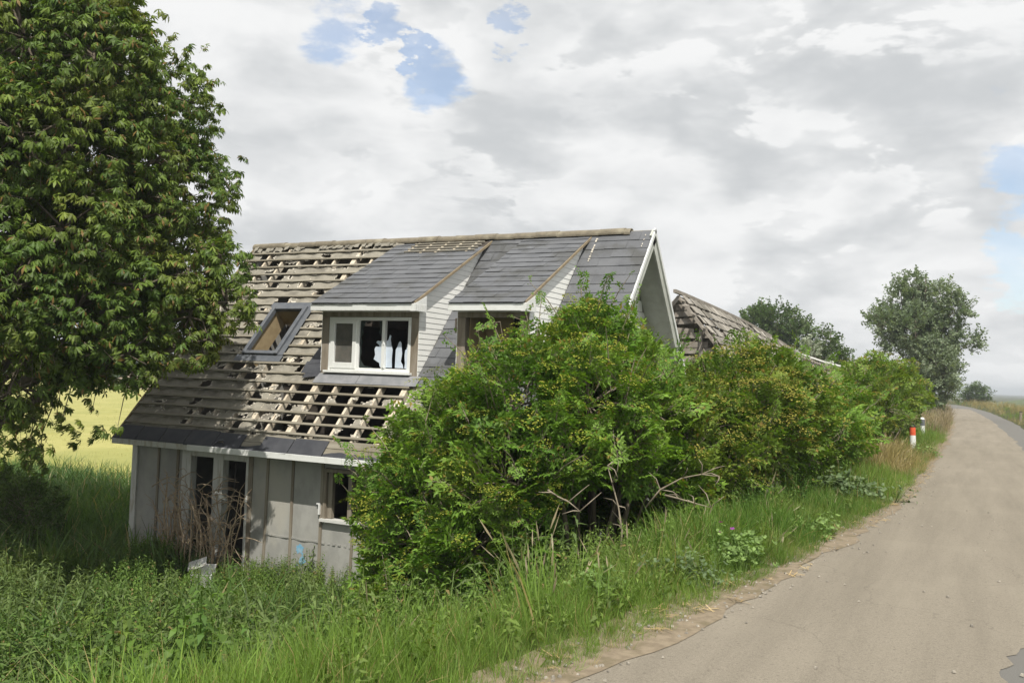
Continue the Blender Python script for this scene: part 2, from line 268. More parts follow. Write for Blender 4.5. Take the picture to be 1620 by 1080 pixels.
class MB:
    """collects solid pieces for ONE mesh object"""
    def __init__(s, off=(0, 0, 0)): s.v = []; s.f = []; s.m = []; s.off = np.array(off, float)
    def add(s, vs, fs, mi=0):
        b = len(s.v); s.v += [tuple(np.asarray(p, float) + s.off) for p in vs]
        for f in fs: s.f.append(tuple(i + b for i in f)); s.m.append(mi)
        return s
    def obox(s, o, a, b, c, mi=0):
        o, a, b, c = (np.asarray(q, float) for q in (o, a, b, c))
        vs = [o, o + a, o + a + b, o + b, o + c, o + a + c, o + a + b + c, o + b + c]
        fs = [(0, 3, 2, 1), (4, 5, 6, 7), (0, 1, 5, 4), (1, 2, 6, 5), (2, 3, 7, 6), (3, 0, 4, 7)]
        if np.dot(np.cross(a, b), c) < 0: fs = [f[::-1] for f in fs]
        return s.add(vs, fs, mi)
    def box(s, x0, x1, y0, y1, z0, z1, mi=0): return s.obox((x0, y0, z0), (x1 - x0, 0, 0), (0, y1 - y0, 0), (0, 0, z1 - z0), mi)
    def prism(s, poly, ext, mi=0):
        poly = [np.asarray(p, float) for p in poly]; ext = np.asarray(ext, float); n = len(poly)
        vs = poly + [p + ext for p in poly]
        fs = [tuple(range(n))[::-1], tuple(range(n, 2 * n))] + [(i, (i + 1) % n, (i + 1) % n + n, i + n) for i in range(n)]
        return s.add(vs, fs, mi)
    def tube(s, pts, rad, n=6, mi=0, cap=True):
        pts = [np.asarray(p, float) for p in pts]; k = len(pts)
        if not hasattr(rad, '__len__'): rad = [rad] * k
        vs = []; prev = None
        for i in range(k):
            t = pts[min(i + 1, k - 1)] - pts[max(i - 1, 0)]; t = t / (np.linalg.norm(t) + 1e-9)
            if prev is None:
                a = np.cross(t, (0, 0, 1.0)) if abs(t[2]) < .9 else np.cross(t, (1.0, 0, 0))
            else: a = prev - t * np.dot(prev, t)
            a = a / (np.linalg.norm(a) + 1e-9); prev = a; b = np.cross(t, a)
            for j in range(n):
                q = 2 * math.pi * j / n; vs.append(pts[i] + rad[i] * (a * math.cos(q) + b * math.sin(q)))
        fs = [(i * n + j, i * n + (j + 1) % n, (i + 1) * n + (j + 1) % n, (i + 1) * n + j) for i in range(k - 1) for j in range(n)]
        if cap: fs += [tuple(range(n))[::-1], tuple(range((k - 1) * n, k * n))]
        return s.add(vs, fs, mi)
    def build(s, name, mats, parent=None, smooth=False, bevel=0.0):
        me = bpy.data.meshes.new(name); me.from_pydata(s.v, [], s.f)
        for m in (mats if isinstance(mats, (list, tuple)) else [mats]): me.materials.append(m)
        me.polygons.foreach_set('material_index', np.array(s.m, np.int32))
        if smooth: me.polygons.foreach_set('use_smooth', np.ones(len(s.f), bool))
        me.update(); o = bpy.data.objects.new(name, me); COL.objects.link(o)
        if parent: o.parent = parent
        if bevel:
            b = o.modifiers.new('bevel', 'BEVEL'); b.width = bevel; b.segments = 1; b.limit_method = 'ANGLE'
        return o

def quadmesh(name, verts, quads, mats, parent=None, tint=None, midx=None, smooth=False):
    me = bpy.data.meshes.new(name); nv, nq = len(verts), len(quads)
    me.vertices.add(nv); me.vertices.foreach_set('co', np.ascontiguousarray(verts, np.float32).ravel())
    me.loops.add(nq * 4); me.loops.foreach_set('vertex_index', np.ascontiguousarray(quads, np.int32).ravel())
    me.polygons.add(nq); me.polygons.foreach_set('loop_start', np.arange(0, nq * 4, 4, dtype=np.int32))
    for m in (mats if isinstance(mats, (list, tuple)) else [mats]): me.materials.append(m)
    if midx is not None: me.polygons.foreach_set('material_index', np.ascontiguousarray(midx, np.int32))
    me.polygons.foreach_set('use_smooth', np.full(nq, smooth, bool))
    if tint is not None:
        a = me.attributes.new('tint', 'FLOAT', 'FACE'); a.data.foreach_set('value', np.ascontiguousarray(tint, np.float32))
    me.update(calc_edges=True)
    o = bpy.data.objects.new(name, me); COL.objects.link(o)
    if parent: o.parent = parent
    return o

class TPL:
    """a spray, plant or tuft kept as arrays, stamped many times into one mesh"""
    def __init__(s): s.v = []; s.q = []; s.m = []
    def quad(s, a, b, c, d, mi=0):
        n = len(s.v); s.v += [a, b, c, d]; s.q.append((n, n + 1, n + 2, n + 3)); s.m.append(mi)
    def strip(s, pts, side, widths, mi=0):
        n = len(s.v)
        for p, w in zip(pts, widths): s.v.append(p - side * w); s.v.append(p + side * w)
        for i in range(len(pts) - 1): s.q.append((n + 2 * i, n + 2 * i + 1, n + 2 * i + 3, n + 2 * i + 2)); s.m.append(mi)
    def leaf(s, base, dirv, nrm, length, width, mi=0, droop=.25, fold=.12, two=True):
        d = dirv / np.linalg.norm(dirv); sd = np.cross(nrm, d); sd /= (np.linalg.norm(sd) + 1e-9); n = np.cross(d, sd)
        if two:
            s.strip([base, base + d * length * .45 + n * fold * width, base + d * length - n * droop * length], sd, [width * .08, width * .5, width * .04], mi)
        else:
            s.quad(base, base + d * length * .45 + sd * width * .5 - n * .03 * length, base + d * length - n * droop * length, base + d * length * .45 - sd * width * .5 - n * .03 * length, mi)
    def done(s): s.v = np.array(s.v, np.float32); s.q = np.array(s.q, np.int32); s.m = np.array(s.m, np.int32); return s

def stamp(name, tpls, which, pos, rot, scale, mats, parent=None, tint=None, rng=None):
    """which[i] picks the template, rot (n,3,3), scale (n,)"""
    VV = []; QQ = []; MM = []; TT = []; base = 0
    pos = np.asarray(pos, np.float32); rot = np.asarray(rot, np.float32); scale = np.asarray(scale, np.float32)
    if tint is None: tint = rng.random(len(pos))
    for k, t in enumerate(tpls):
        ix = np.nonzero(which == k)[0]
        if not len(ix): continue
        vv = np.einsum('nij,mj->nmi', rot[ix], t.v) * scale[ix][:, None, None] + pos[ix][:, None, :]
        qq = t.q[None] + (np.arange(len(ix)) * len(t.v))[:, None, None] + base
        VV.append(vv.reshape(-1, 3)); QQ.append(qq.reshape(-1, 4)); MM.append(np.tile(t.m, len(ix))); TT.append(np.repeat(tint[ix], len(t.q)))
        base += len(ix) * len(t.v)
    return quadmesh(name, np.concatenate(VV), np.concatenate(QQ), mats, parent, np.concatenate(TT), np.concatenate(MM))

def frames(ax, up=(0, 0, 1), jit=.35, rng=None):
    ax = ax / np.linalg.norm(ax, axis=1, keepdims=True)
    u = np.tile(np.array(up, float), (len(ax), 1)) + rng.normal(0, jit, ax.shape)
    n = u - ax * np.sum(u * ax, 1, keepdims=True); n /= (np.linalg.norm(n, axis=1, keepdims=True) + 1e-9)
    s = np.cross(n, ax); return np.stack([ax, s, n], axis=2)
def zframes(rng, n, lean=.15):
    z = np.stack([rng.normal(0, lean, n), rng.normal(0, lean, n), np.ones(n)], 1); z /= np.linalg.norm(z, axis=1, keepdims=True)
    a = rng.random(n) * 2 * math.pi; x = np.stack([np.cos(a), np.sin(a), np.zeros(n)], 1)
    x -= z * np.sum(x * z, 1, keepdims=True); x /= np.linalg.norm(x, axis=1, keepdims=True); y = np.cross(z, x)
    return np.stack([x, y, z], axis=2)

def vnoise(x, y, seed=0):
    """smooth value noise in [0,1], vectorised"""
    x = np.asarray(x, float); y = np.asarray(y, float); xi = np.floor(x); yi = np.floor(y); fx = x - xi; fy = y - yi
    fx = fx * fx * (3 - 2 * fx); fy = fy * fy * (3 - 2 * fy)
    def h(a, b): q = np.sin(a * 127.1 + b * 311.7 + seed * 74.7) * 43758.5453; return q - np.floor(q)
    return (h(xi, yi) * (1 - fx) + h(xi + 1, yi) * fx) * (1 - fy) + (h(xi, yi + 1) * (1 - fx) + h(xi + 1, yi + 1) * fx) * fy

# ------------------------------------------------------------------ terrain
LEY = np.array([-60, -15, 0, 4.5, 9, 14.6, 31.7, 55, 83, 110, 150, 220, 400.]); LEX = np.array([-3.5, -3.2, -2.6, -1.88, -1.26, -.85, -.74, -1.0, -1.77, -3.4, -8, -22, -75.])
def le(y):
    return np.interp(y, LEY, LEX) * .6 + .2 * np.interp(np.asarray(y) - 3, LEY, LEX) + .2 * np.interp(np.asarray(y) + 3, LEY, LEX)
def ssm(x, a, b): t = np.clip((np.asarray(x, float) - a) / (b - a), 0, 1); return t * t * (3 - 2 * t)
GZ = -2.35
def height(x, y):
    x = np.asarray(x, float); y = np.asarray(y, float); d = le(y) - x; e = -d - 2.95                    # e: metres right of the right edge
    z = np.where(d > 0, GZ * (0.85 * ssm(d, .55, 4.4) + .15 * ssm(d, .3, 7)), 0.0)
    z = z + np.where(d > .4, .10 * (vnoise(x * .9, y * .9, 3) - .5) * ssm(d, .4, 1.2), 0) - np.where(d > 12, .15, 0) * ssm(d, 12, 18)
    z = np.where(e > 0, .12 * ssm(e, .3, 1.5) - 2.3 * ssm(e, 3.5, 14) + .1 * (vnoise(x * .8, y * .8, 5) - .5) * ssm(e, .2, 1), z)
    return np.where((d <= .45) & (e <= 0.1), -.04, z)

def sheet(name, xs, ys, zf, m, kind='structure'):
    X, Y = np.meshgrid(xs, ys); Z = zf(X, Y); nx, ny = len(xs), len(ys)
    v = np.stack([X, Y, Z], -1).reshape(-1, 3); i = np.arange((nx - 1) * (ny - 1)); r, c = i // (nx - 1), i % (nx - 1)
    a = r * nx + c; q = np.stack([a, a + 1, a + nx + 1, a + nx], 1)
    o = quadmesh(name, v, q, m, smooth=True); tag(o, kind=kind); return o
def axis(parts):
    return np.unique(np.concatenate([np.arange(a, b + 1e-6, st) for a, b, st in parts]))
sheet('ground', axis([(-1500, -60, 60), (-60, -12, 2), (-12, 8, .25), (8, 30, 1.5), (30, 90, 10), (90, 1500, 90)]),
      axis([(-60, 0, 4), (0, 40, .4), (40, 120, 2), (120, 400, 20), (400, 3000, 200)]), height, M['ground'])

# wheat field beyond the house
sheet('wheat_field', axis([(-160, -60, 4), (-60, -15.5, .6)]), axis([(19.5, 60, .6), (60, 112, 4)]),
      lambda X, Y: np.where((Y > 19.6) & (X < -15.6), -2.5 + .75 + .06 * (vnoise(X * 1.5, Y * 1.5, 9) - .5) - .04 * np.minimum(0, (Y - 25) * .02), -2.6), M['wheat'])
sheet('far_field', axis([(-700, -20, 40)]), axis([(112.5, 900, 40)]), lambda X, Y: X * 0 - 2.35, M['field'])

# road: grey asphalt with a worn tan lane laid on it
def strip(name, offs_l, offs_r, z, m, y0, y1, step=.25, nl=0.0, nr=0.0, kind='structure', sd=1):
    ys = axis([(y0, min(y1, 40), step), (min(y1, 40), y1, 2.0)]) if y1 > 40 else axis([(y0, y1, step)])
    L = le(ys) + np.interp(ys, [p[0] for p in offs_l], [p[1] for p in offs_l]) + nl * (vnoise(ys * 2.3, ys * 0, sd) + .6 * vnoise(ys * 7, ys * 0, sd + 1) - .8)
    R = le(ys) + np.interp(ys, [p[0] for p in offs_r], [p[1] for p in offs_r]) + nr * (vnoise(ys * 1.3, ys * 0, sd + 2) + .6 * vnoise(ys * 5, ys * 0, sd + 3) + .35 * vnoise(ys * 17, ys * 0, sd + 4) - .95)
    n = 6; v = []; q = []
    for i, y in enumerate(ys):
        for j in range(n + 1):
            f = j / n; v.append((L[i] * (1 - f) + R[i] * f, y, z))
    for i in range(len(ys) - 1):
        for j in range(n): a = i * (n + 1) + j; q.append((a, a + 1, a + n + 2, a + n + 1))
    o = quadmesh(name, np.array(v), np.array(q), m); tag(o, kind=kind); return o
strip('road', [(0, .35)], [(0, 3.0)], 0.0, M['asphalt'], -40, 300, nl=.05, nr=.12)
strip('road_lane', [(0, .02)], [(-40, 1.8), (4, 1.85), (10, 1.95), (31, 2.05), (88, 1.95), (100, 2.2), (300, 2.3)], .004, M['road'], -40, 96, step=.08, nl=.05, nr=.12)
strip('dirt_edge', [(0, -.42)], [(0, .30)], .0015, M['dirt'], -40, 60, nl=.1, nr=.02, sd=12)
strip('dirt_drift', [(0, -.1)], [(0, .07)], .008, M['dirt'], -10, 60, nl=.05, nr=.16, sd=22)

# ------------------------------------------------------------------ the derelict house
HX, HY, EZ = -15.137, 12.522, 0.02            # left end of the front eave
HL, HD, HH = 9.75, 3.817, 4.405
TH = math.atan2(HH, HD); CT, ST = math.cos(TH), math.sin(TH); SL = math.hypot(HD, HH)
E0 = EZ - GZ                                  # eave height above the house's base
house = empty('derelict_house', (HX, HY, GZ), 'derelict grey house with half its roof slates stripped and two dormers', 'house')
OFF = (0, 0, E0)
def HB(): return MB(OFF)
def Rf(u, s, h=0.0): return np.array([u, s * CT - h * ST, s * ST + h * CT])             # front slope
def Rb(u, s, h=0.0): return np.array([u, 2 * HD - s * CT + h * ST, s * ST + h * CT])    # back slope
def rbox(mb, u0, u1, s0, s1, h0, h1, mi=0, R=Rf):
    o = R(u0, s0, h0); return mb.obox(o, R(u1, s0, h0) - o, R(u0, s1, h0) - o, R(u0, s0, h1) - o, mi)
WY = 0.50                                     # front wall plane
# front wall, with two door openings and a window opening
b = HB(); T_ = .10
b.box(.16, 1.42, WY, WY + T_, -E0, -.03); b.box(3.12, 4.90, WY, WY + T_, -E0, -.03)
b.box(4.90, 6.55, WY, WY + T_, -E0, -1.10); b.box(4.90, 6.55, WY, WY + T_, -.17, -.03); b.box(6.55, 9.2, WY, WY + T_, -E0, -.03)
b.build('front_wall', M['membrane'], house)
mb_ = HB()                                    # lap of the membrane: a slack edge standing off the wall
for k in range(40):
    u = 3.2 + k * .06
    if k > 26 and k % 2: continue
    mb_.obox((u, WY - .014 - .006 * math.sin(k), -1.49 - .006 * math.sin(k * .7) - .0007 * k), (.06, 0, -.0007), (0, .012, 0), (0, 0, .03))
mb_.build('membrane_lap', M['membrane'], house)
tag_l = 0
for u, w in [(.77, .05), (1.29, .06), (3.17, .10), (3.57, .055), (4.17, .055), (4.84, .06), (5.53, .05), (6.15, .05), (6.75, .05), (7.35, .05), (7.95, .05), (8.55, .05)]:
    top = -1.12 if 4.95 < u < 6.5 else -.03
    j = random.uniform(-.012, .012)
    HB().obox((u - w / 2 + j, WY - .022, -E0), (w, 0, 0), (0, .020, 0), (-j * 2, 0, E0 + top)).build('wall_batten', M['stud'], house)
HB().box(.05, .19, WY - .035, WY + .1, -E0, -.03).build('corner_board', M['dirtywhite'], house)
HB().box(9.16, 9.27, WY - .035, WY + .09, -E0, -.03).build('corner_board', M['dirtywhite'], house)
# door frames
for (u0, u1, pl, pr, ztop) in [(1.42, 2.24, .24, 0, -.19), (2.24, 3.12, .25, .06, -.21)]:
    b = HB(); b.box(u0, u0 + pl, WY - .03, WY + .13, -E0, -.03)
    if pr: b.box(u1 - pr, u1, WY - .03, WY + .13, -E0, -.03)
    b.box(u0 + pl, u1 - pr, WY - .028, WY + .128, ztop, -.03); b.box(u0 + pl, u1 - pr, WY - .02, WY + .12, -E0, -E0 + .18)
    if pl > .1: b.box(u0 + pl * .48, u0 + pl * .54, WY - .04, WY - .028, -E0, -.22)
    b.build('door_frame', M['dirtywhite'], house, bevel=.006)
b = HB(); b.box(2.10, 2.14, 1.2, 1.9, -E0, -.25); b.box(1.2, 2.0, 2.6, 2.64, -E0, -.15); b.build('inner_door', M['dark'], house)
# ground floor window: outer frame and sill
wf = HB(); wf.box(4.90, 4.96, WY - .05, WY + .1, -1.06, -.18); wf.box(6.49, 6.55, WY - .05, WY + .1, -1.06, -.18); wf.box(4.96, 6.49, WY - .05, WY + .1, -.24, -.18)
wf.box(4.97, 5.06, WY, WY + .08, -1.05, -.25); wf.box(5.40, 5.48, WY, WY + .08, -1.05, -.25)
wfo = wf.build('window_frame', M['stud'], house); HB().box(4.86, 6.6, WY - .09, WY + .1, -1.11, -1.06).build('sill', M['dirtywhite'], wfo)
HB().box(4.80, 4.835, WY - .05, WY - .022, -1.0, -.80).box(4.76, 4.80, WY - .05, WY - .022, -.825, -.80).build('bracket', M['litter'], house)
# blue paint sprayed on the membrane
b = HB()
def splat(mb, cx, cz, r, seed, y):
    rr = random.Random(seed); pts = []
    for k in range(26): a = k / 26 * 2 * math.pi; q = r * rr.uniform(.75, 1.2); pts.append((cx + q * math.cos(a), y, cz + q * math.sin(a)))
    mb.prism(pts, (0, .002, 0))
splat(b, 4.39, -1.66, .085, 1, WY - .004); splat(b, 4.46, -1.86, .07, 2, WY - .004); splat(b, 4.34, -1.95, .03, 4, WY - .004)
b.prism([(4.45, WY - .006, -1.72), (4.475, WY - .006, -1.72), (4.44, WY - .006, -1.95), (4.42, WY - .006, -1.95)], (0, .0015, 0))
b.build('spray_paint', M['paintblue'], house)
# other walls, floors
b = HB(); b.box(.16, 9.2, 2 * HD - WY - .1, 2 * HD - WY, -E0, -.03); b.build('rear_wall', M['membrane'], house)
def gable(u0, u1):
    return [(u0, WY + .11, -E0), (u0, 2 * HD - WY - .11, -E0), (u0, 2 * HD - WY - .11, (WY + .11) * HH / HD - .10), (u0, HD, HH - .10), (u0, WY + .11, (WY + .11) * HH / HD - .10)], (u1 - u0, 0, 0)
p, e = gable(.17, .27); HB().prism(p, e).build('end_wall', M['membrane'], house)
p, e = gable(9.10, 9.19); HB().prism(p, e).build('end_wall', M['membrane'], house)
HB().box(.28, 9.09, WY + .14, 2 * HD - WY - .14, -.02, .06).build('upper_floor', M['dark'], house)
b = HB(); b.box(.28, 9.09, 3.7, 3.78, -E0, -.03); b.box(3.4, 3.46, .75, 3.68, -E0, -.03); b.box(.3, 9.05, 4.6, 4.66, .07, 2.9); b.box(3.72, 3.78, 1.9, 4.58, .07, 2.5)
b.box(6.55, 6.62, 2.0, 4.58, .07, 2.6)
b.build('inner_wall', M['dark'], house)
# gable end: white boards, window, soffit
b = HB()
for k in range(28):
    z = -E0 + .25 + k * .22
    if z > HH - .55: break
    y0 = max(WY + .05, z * HD / HH + .30); y1 = 2 * HD - y0
    if y1 - y0 < .1: break
    b.obox((9.192, y0, z), (.016, 0, 0), (0, y1 - y0, 0), (-.010, 0, .21))
b.build('gable_cladding', M['clad'], house)
gw = HB(); gw.box(9.215, 9.27, 3.0, 3.07, .9, 2.1); gw.box(9.215, 9.27, 4.5, 4.57, .9, 2.1); gw.box(9.215, 9.27, 3.07, 4.5, 2.03, 2.1); gw.box(9.215, 9.27, 3.07, 4.5, .9, .97); gw.box(9.215, 9.265, 3.75, 3.81, .97, 2.03)
gwo = gw.build('gable_window', M['upvc'], house); HB().box(9.212, 9.225, 3.07, 4.5, .97, 2.03).build('pane', M['darkglass'], gwo)
for R, nm in ((Rf, 'f'), (Rb, 'b')):
    b = HB(); rbox(b, 9.20, 9.70, .02, SL - .05, -.13, -.10, 0, R); b.build('soffit', M['soffit'], house)
    b = HB(); rbox(b, 9.70, 9.735, -.05, SL + .02, -.22, -.004, 0, R); b.build('barge_board', M['soffit'], house)
    b = HB(); rbox(b, 9.735, 9.765, -.05, SL + .03, -.06, .012, 0, R); b.build('verge_trim', M['white'], house)
# back slope
b = HB()
rbox(b, 0, .9, 0, SL, -.03, 0, 0, Rb); rbox(b, .9, 2.9, 0, 2.3, -.03, 0, 0, Rb); rbox(b, .9, 2.9, 3.7, SL, -.03, 0, 0, Rb); rbox(b, 2.9, 9.70, 0, SL, -.03, 0, 0, Rb)
b.build('rear_roof', M['felt'], house)
b = HB()
for k in range(23):
    for j in range(24):
        u = 2.95 + j * .29
        if u > 9.5: continue
        rbox(b, u, u + .285, .0 + k * .24, .25 + k * .24, .004 + .008, .016, 0, Rb)
b.build('rear_slates', M['slate'], house)

# dormer extents (outer roof, cheek plane)
D1 = (4.06, 6.33); D2 = (7.05, 8.50)
C1 = (4.06, 6.235); C2 = (7.03, 8.43)
DY, DZ = 0.92, 2.80; BY_, BZ_ = 3.72, 4.30
DS = (BZ_ - DZ) / (BY_ - DY)
FY = 1.27                                       # dormer face
def dz(y): return DZ + (y - DY) * DS
def inD(u, s, g=0.0):                           # inside a dormer's footprint on the roof
    y = s * CT
    return y > FY - g and ((C1[0] - g < u < C1[1] + g) or (C2[0] - g < u < C2[1] + g))
SKY = (1.84, 2.77, 2.37, 3.72)
# rafters
rr = random.Random(3)
wide = {6, 8, 12, 19}
for k in range(20):
    u = .06 + k * .4985; w = .05 if k not in wide else .11
    segs = [(.10, SL - .03)]
    if (C1[0] - .03 < u + w and u < C1[1] + .03) or (C2[0] - .03 < u + w and u < C2[1] + .03): segs = [(.10, FY / CT - .03)]
    if SKY[0] - .03 < u + w and u < SKY[1] + .03: segs = [(.10, SKY[2] - .05), (SKY[3] + .05, SL - .03)]
    for s0, s1 in segs:
        b = HB()
        if w > .1:
            rbox(b, u, u + .052, s0, s1, -.13, -.004); b.build('rafter', M['rafter'], house); b = HB(); rbox(b, u + .056, u + w, s0, s1, -.13, -.006)
        else: rbox(b, u, u + w, s0, s1, -.13, -.004)
        b.build('rafter', M['rafter'], house)
# roofing felt: a sheet torn open between the rafters
GA = .2385; S0 = .50
cell = .03; nu, ns = int(9.72 / cell), int(SL / cell)
uu, ss_ = np.meshgrid((np.arange(nu) + .5) * cell, (np.arange(ns) + .5) * cell, indexing='ij')
row = np.floor((ss_ - S0) / GA).astype(int)
def region(u, s):
    f = np.full(u.shape, .12)
    lowr = s < 1.72
    f = np.where(lowr, np.where(u < 2.0, .07, np.where(u < 2.6, .25, np.where(u < 3.5, .60, .90))), f)
    f = np.where((s < S0) & (u < 5.2), .1, f)
    f = np.where((s >= 1.72) & (s < 2.35), np.where(u < 1.8, .2, .52), f)
    f = np.where((s >= 2.35) & (s < 3.75), .17, f)
    up = {14: .45, 15: .28, 16: .18, 17: .40, 18: .16, 19: .80, 20: .06, 21: .45}
    for k, q in up.items(): f = np.where((row == k), q, f)
    f = np.where((u > 4.05) & (s > 4.6), .95, f)
    f = np.where((u > 1.3) & (u < 2.3) & (row == 21), .05, f)
    return f
nzv = .55 * vnoise(uu * 2.2, row * 3.7 + ss_ * .8, 2) + .3 * vnoise(uu * 6, ss_ * 7, 4) + .15 * vnoise(uu * 17, ss_ * 17, 6)
nzv = (np.argsort(np.argsort(nzv.ravel())) / nzv.size).reshape(nzv.shape)
inrow = ((ss_ - S0) % GA) / GA
opn = (nzv < region(uu, ss_)) & ~((inrow < .12) & (region(uu, ss_) < .5))
# the underlay sags between rafters
skip = np.zeros(opn.shape, bool)
yv = ss_ * CT
for C in (C1, C2): skip |= (uu > C[0] - .02) & (uu < C[1] + .02) & (yv > FY - .02)
skip |= (uu > SKY[0]) & (uu < SKY[1]) & (ss_ > SKY[2]) & (ss_ < SKY[3])
skip |= ss_ < .10
solid = (uu > 6.24)
opn = (opn & ~solid) | skip
ph = ((uu - .06) % .4985) / .4985
hsag = .006 - .024 * np.sin(np.pi * ph) ** 2 + .010 * np.sin(np.pi * ph) * (vnoise(uu * 9, ss_ * 9, 8) - .5)
vid = {}; fv = []; fq = []; fm = []
def vert(i, j):
    key = (i, j)
    if key not in vid:
        ii, jj = min(i, nu - 1), min(j, ns - 1)
        h = float(hsag[ii, jj]) + rr.uniform(-.002, .002)
        vid[key] = len(fv); fv.append(Rf(i * cell + rr.uniform(-.008, .008), j * cell + rr.uniform(-.008, .008), h) + np.array(OFF))
    return vid[key]
for i in range(nu):
    for j in range(ns):
        if opn[i, j]: continue
        edge = (not skip[i, j]) and any(0 <= i + a < nu and 0 <= j + c < ns and opn[i + a, j + c] and not skip[i + a, j + c] for a, c in ((1, 0), (-1, 0), (0, 1), (0, -1)))
        fq.append((vert(i, j), vert(i + 1, j), vert(i + 1, j + 1), vert(i, j + 1))); fm.append(1 if edge and rr.random() < .55 else 0)
# curled flaps hanging at the tears
for _ in range(170):
    i = rr.randrange(2, nu - 2); j = rr.randrange(2, ns - 2)
    if uu[i, 0] > 6.2 or skip[i, j] or not opn[i, j]: continue
    u, s = uu[i, j], ss_[i, j]; w = rr.uniform(.03, .12); l = rr.uniform(.03, .09); n0 = len(fv)
    for (a, c, h) in ((0, 0, -.02), (w, rr.uniform(-.02, .02), -.03), (w * .8, -l, rr.uniform(-.03, .05)), (w * .1, -l * .8, rr.uniform(-.03, .05))): fv.append(Rf(u + a, s + c, h) + np.array(OFF))
    fq.append((n0, n0 + 1, n0 + 2, n0 + 3)); fm.append(1)
quadmesh('roofing_felt', np.array(fv), np.array(fq), [M['felt'], M['torn']], house, midx=np.array(fm))
# roof battens
for k in range(22):
    s = S0 + k * GA; segs = [(-.01, 9.70)]; y = s * CT
    if y > FY - .05: segs = [(-.01, 4.03)] if s < 4.7 else [(-.01, 4.03)]
    if s < 2.0: segs = [(-.01, 6.20 if k > 0 else 6.9)]
    if SKY[2] - .06 < s < SKY[3] + .06: segs = [(-.01, SKY[0] - .02), (SKY[1] + .02, 4.03)]
    for u0, u1 in segs:
        b = HB(); n = max(2, int((u1 - u0) / .8)); us = np.linspace(u0, u1, n + 1); off = [rr.uniform(-.008, .008) for _ in us]; hh = [.010 + rr.uniform(0, .010) for _ in us]
        for a in range(n):
            p0 = Rf(us[a], s - .02 + off[a], hh[a]); p1 = Rf(us[a + 1], s - .02 + off[a + 1], hh[a + 1])
            b.obox(p0, p1 - p0, Rf(0, .045, 0) - Rf(0, 0, 0), Rf(0, 0, .026) - Rf(0, 0, 0))
        b.build('roof_batten', M['batten'], house)

# slates: thin lapped tiles on a plane given by frame(u, s, h)
def slates(mb, u0, u1, s0, s1, R, w=.30, g=.24, seed=0, holes=None, clip=None, mi=0, gap=.001):
    q = random.Random(seed); k = 0; s = s0
    while s < s1 - .02:
        off = (w / 2 if k % 2 else 0) + q.uniform(-.02, .02); u = u0 - off
        st = min(s + g + .02, s1)
        while u < u1 - .005:
            a, c = max(u, u0), min(u + w, u1); u += w
            if c - a < .02: continue
            if holes and holes((a + c) / 2, s + g / 2): continue
            if clip:
                cl = clip(a, c, s, st)
                if cl is None: continue
                a, c = cl
            hb = .014 + q.uniform(0, .010); ht = .004 + q.uniform(0, .002); jit = q.uniform(-.006, .006)
            sb = s - .012 + jit
            vs = [R(a + gap, sb, hb - .006), R(c - gap, sb + q.uniform(-.004, .004), hb - .006), R(c - gap, st, ht - .004), R(a + gap, st, ht - .004),
                  R(a + gap, sb, hb), R(c - gap, sb, hb + q.uniform(-.002, .004)), R(c - gap, st, ht + .001), R(a + gap, st, ht + .001)]
            mb.add(vs, [(0, 3, 2, 1), (4, 5, 6, 7), (0, 1, 5, 4), (1, 2, 6, 5), (2, 3, 7, 6), (3, 0, 4, 7)], mi)
        s += g; k += 1
b = HB()
def clip_main(a, c, s, st):                    # the strips of main roof right of and between the dormers
    return (a, c)
slates(b, 6.25, 7.02, 1.75, SL - .02, Rf, .30, GA, 11)
slates(b, 8.45, 9.74, 1.5, SL - .02, Rf, .42, GA, 12)
slates(b, 7.02, 8.45, 5.62, SL - .02, Rf, .3, GA, 13)
slates(b, 6.6, 9.74, .10, 1.5, Rf, .42, GA, 14)
b.build('roof_slates', M['slate'], house)
b = HB(); q = random.Random(8)
for k in range(11):
    s = 4.95 + k * .062
    if q.random() < .8: rbox(b, 8.64 + q.uniform(-.008, .008), 8.665 + q.uniform(0, .012), s, s + q.uniform(.02, .055), .026, .030)
for k in range(8):
    s = 5.2 + k * .062
    if q.random() < .6: rbox(b, 9.60, 9.615, s, s + .04, .028, .031)
b.build('mortar_marks', M['torn'], house)
                                                # loose slates left beside the first dormer
for (u, s, w, l, r) in [(3.66, 2.16, .36, .42, .03), (3.62, 1.93, .40, .30, -.02), (3.72, 1.80, .34, .26, .05)]:
    b = HB(); o = Rf(u, s, .045); b.obox(o, Rf(u + w, s + r, .05) - o, Rf(u + r, s + l, .038) - o, Rf(u, s, .051) - o); b.build('loose_slate', M['slatedark'], house)

                                                # what is left of the eave course
q = random.Random(5)
for (u0, u1) in [(0.0, .62), (.63, 1.25), (1.26, 1.9), (1.91, 2.62), (2.92, 3.28), (3.72, 4.40), (4.41, 5.16)]:
    b = HB(); o = Rf(u0, .06 + q.uniform(-.01, .01), .034); b.obox(o, Rf(u1 - .006, .06 + q.uniform(-.015, .015), .036) - o, Rf(u0, .41, .022) - o, Rf(u0, .06, .041) - o); b.build('eave_slate', M['slatedark'], house)
o = Rf(2.62, -.05, .036)                        # the broken one, a bite out of its lower edge
b = HB(); b.prism([Rf(2.62, .06, .03), Rf(2.70, .19, .03), Rf(2.80, .22, .03), Rf(2.93, .10, .03), Rf(2.93, .41, .022), Rf(2.62, .41, .022)], Rf(0, 0, .007) - Rf(0, 0, 0))
b.build('eave_slate', M['slatedark'], house)
b = HB(); rbox(b, -.01, 9.7, .10, .26, -.03, .008); rbox(b, -.01, 9.7, .27, .43, -.02, .012)
b.build('eave_board', M['batten'], house)
b = HB(); ed = [.00 + .05 * float(vnoise(k * .7, 0, 3)) + .05 * float(vnoise(k * .23, 0, 4)) for k in range(140)]
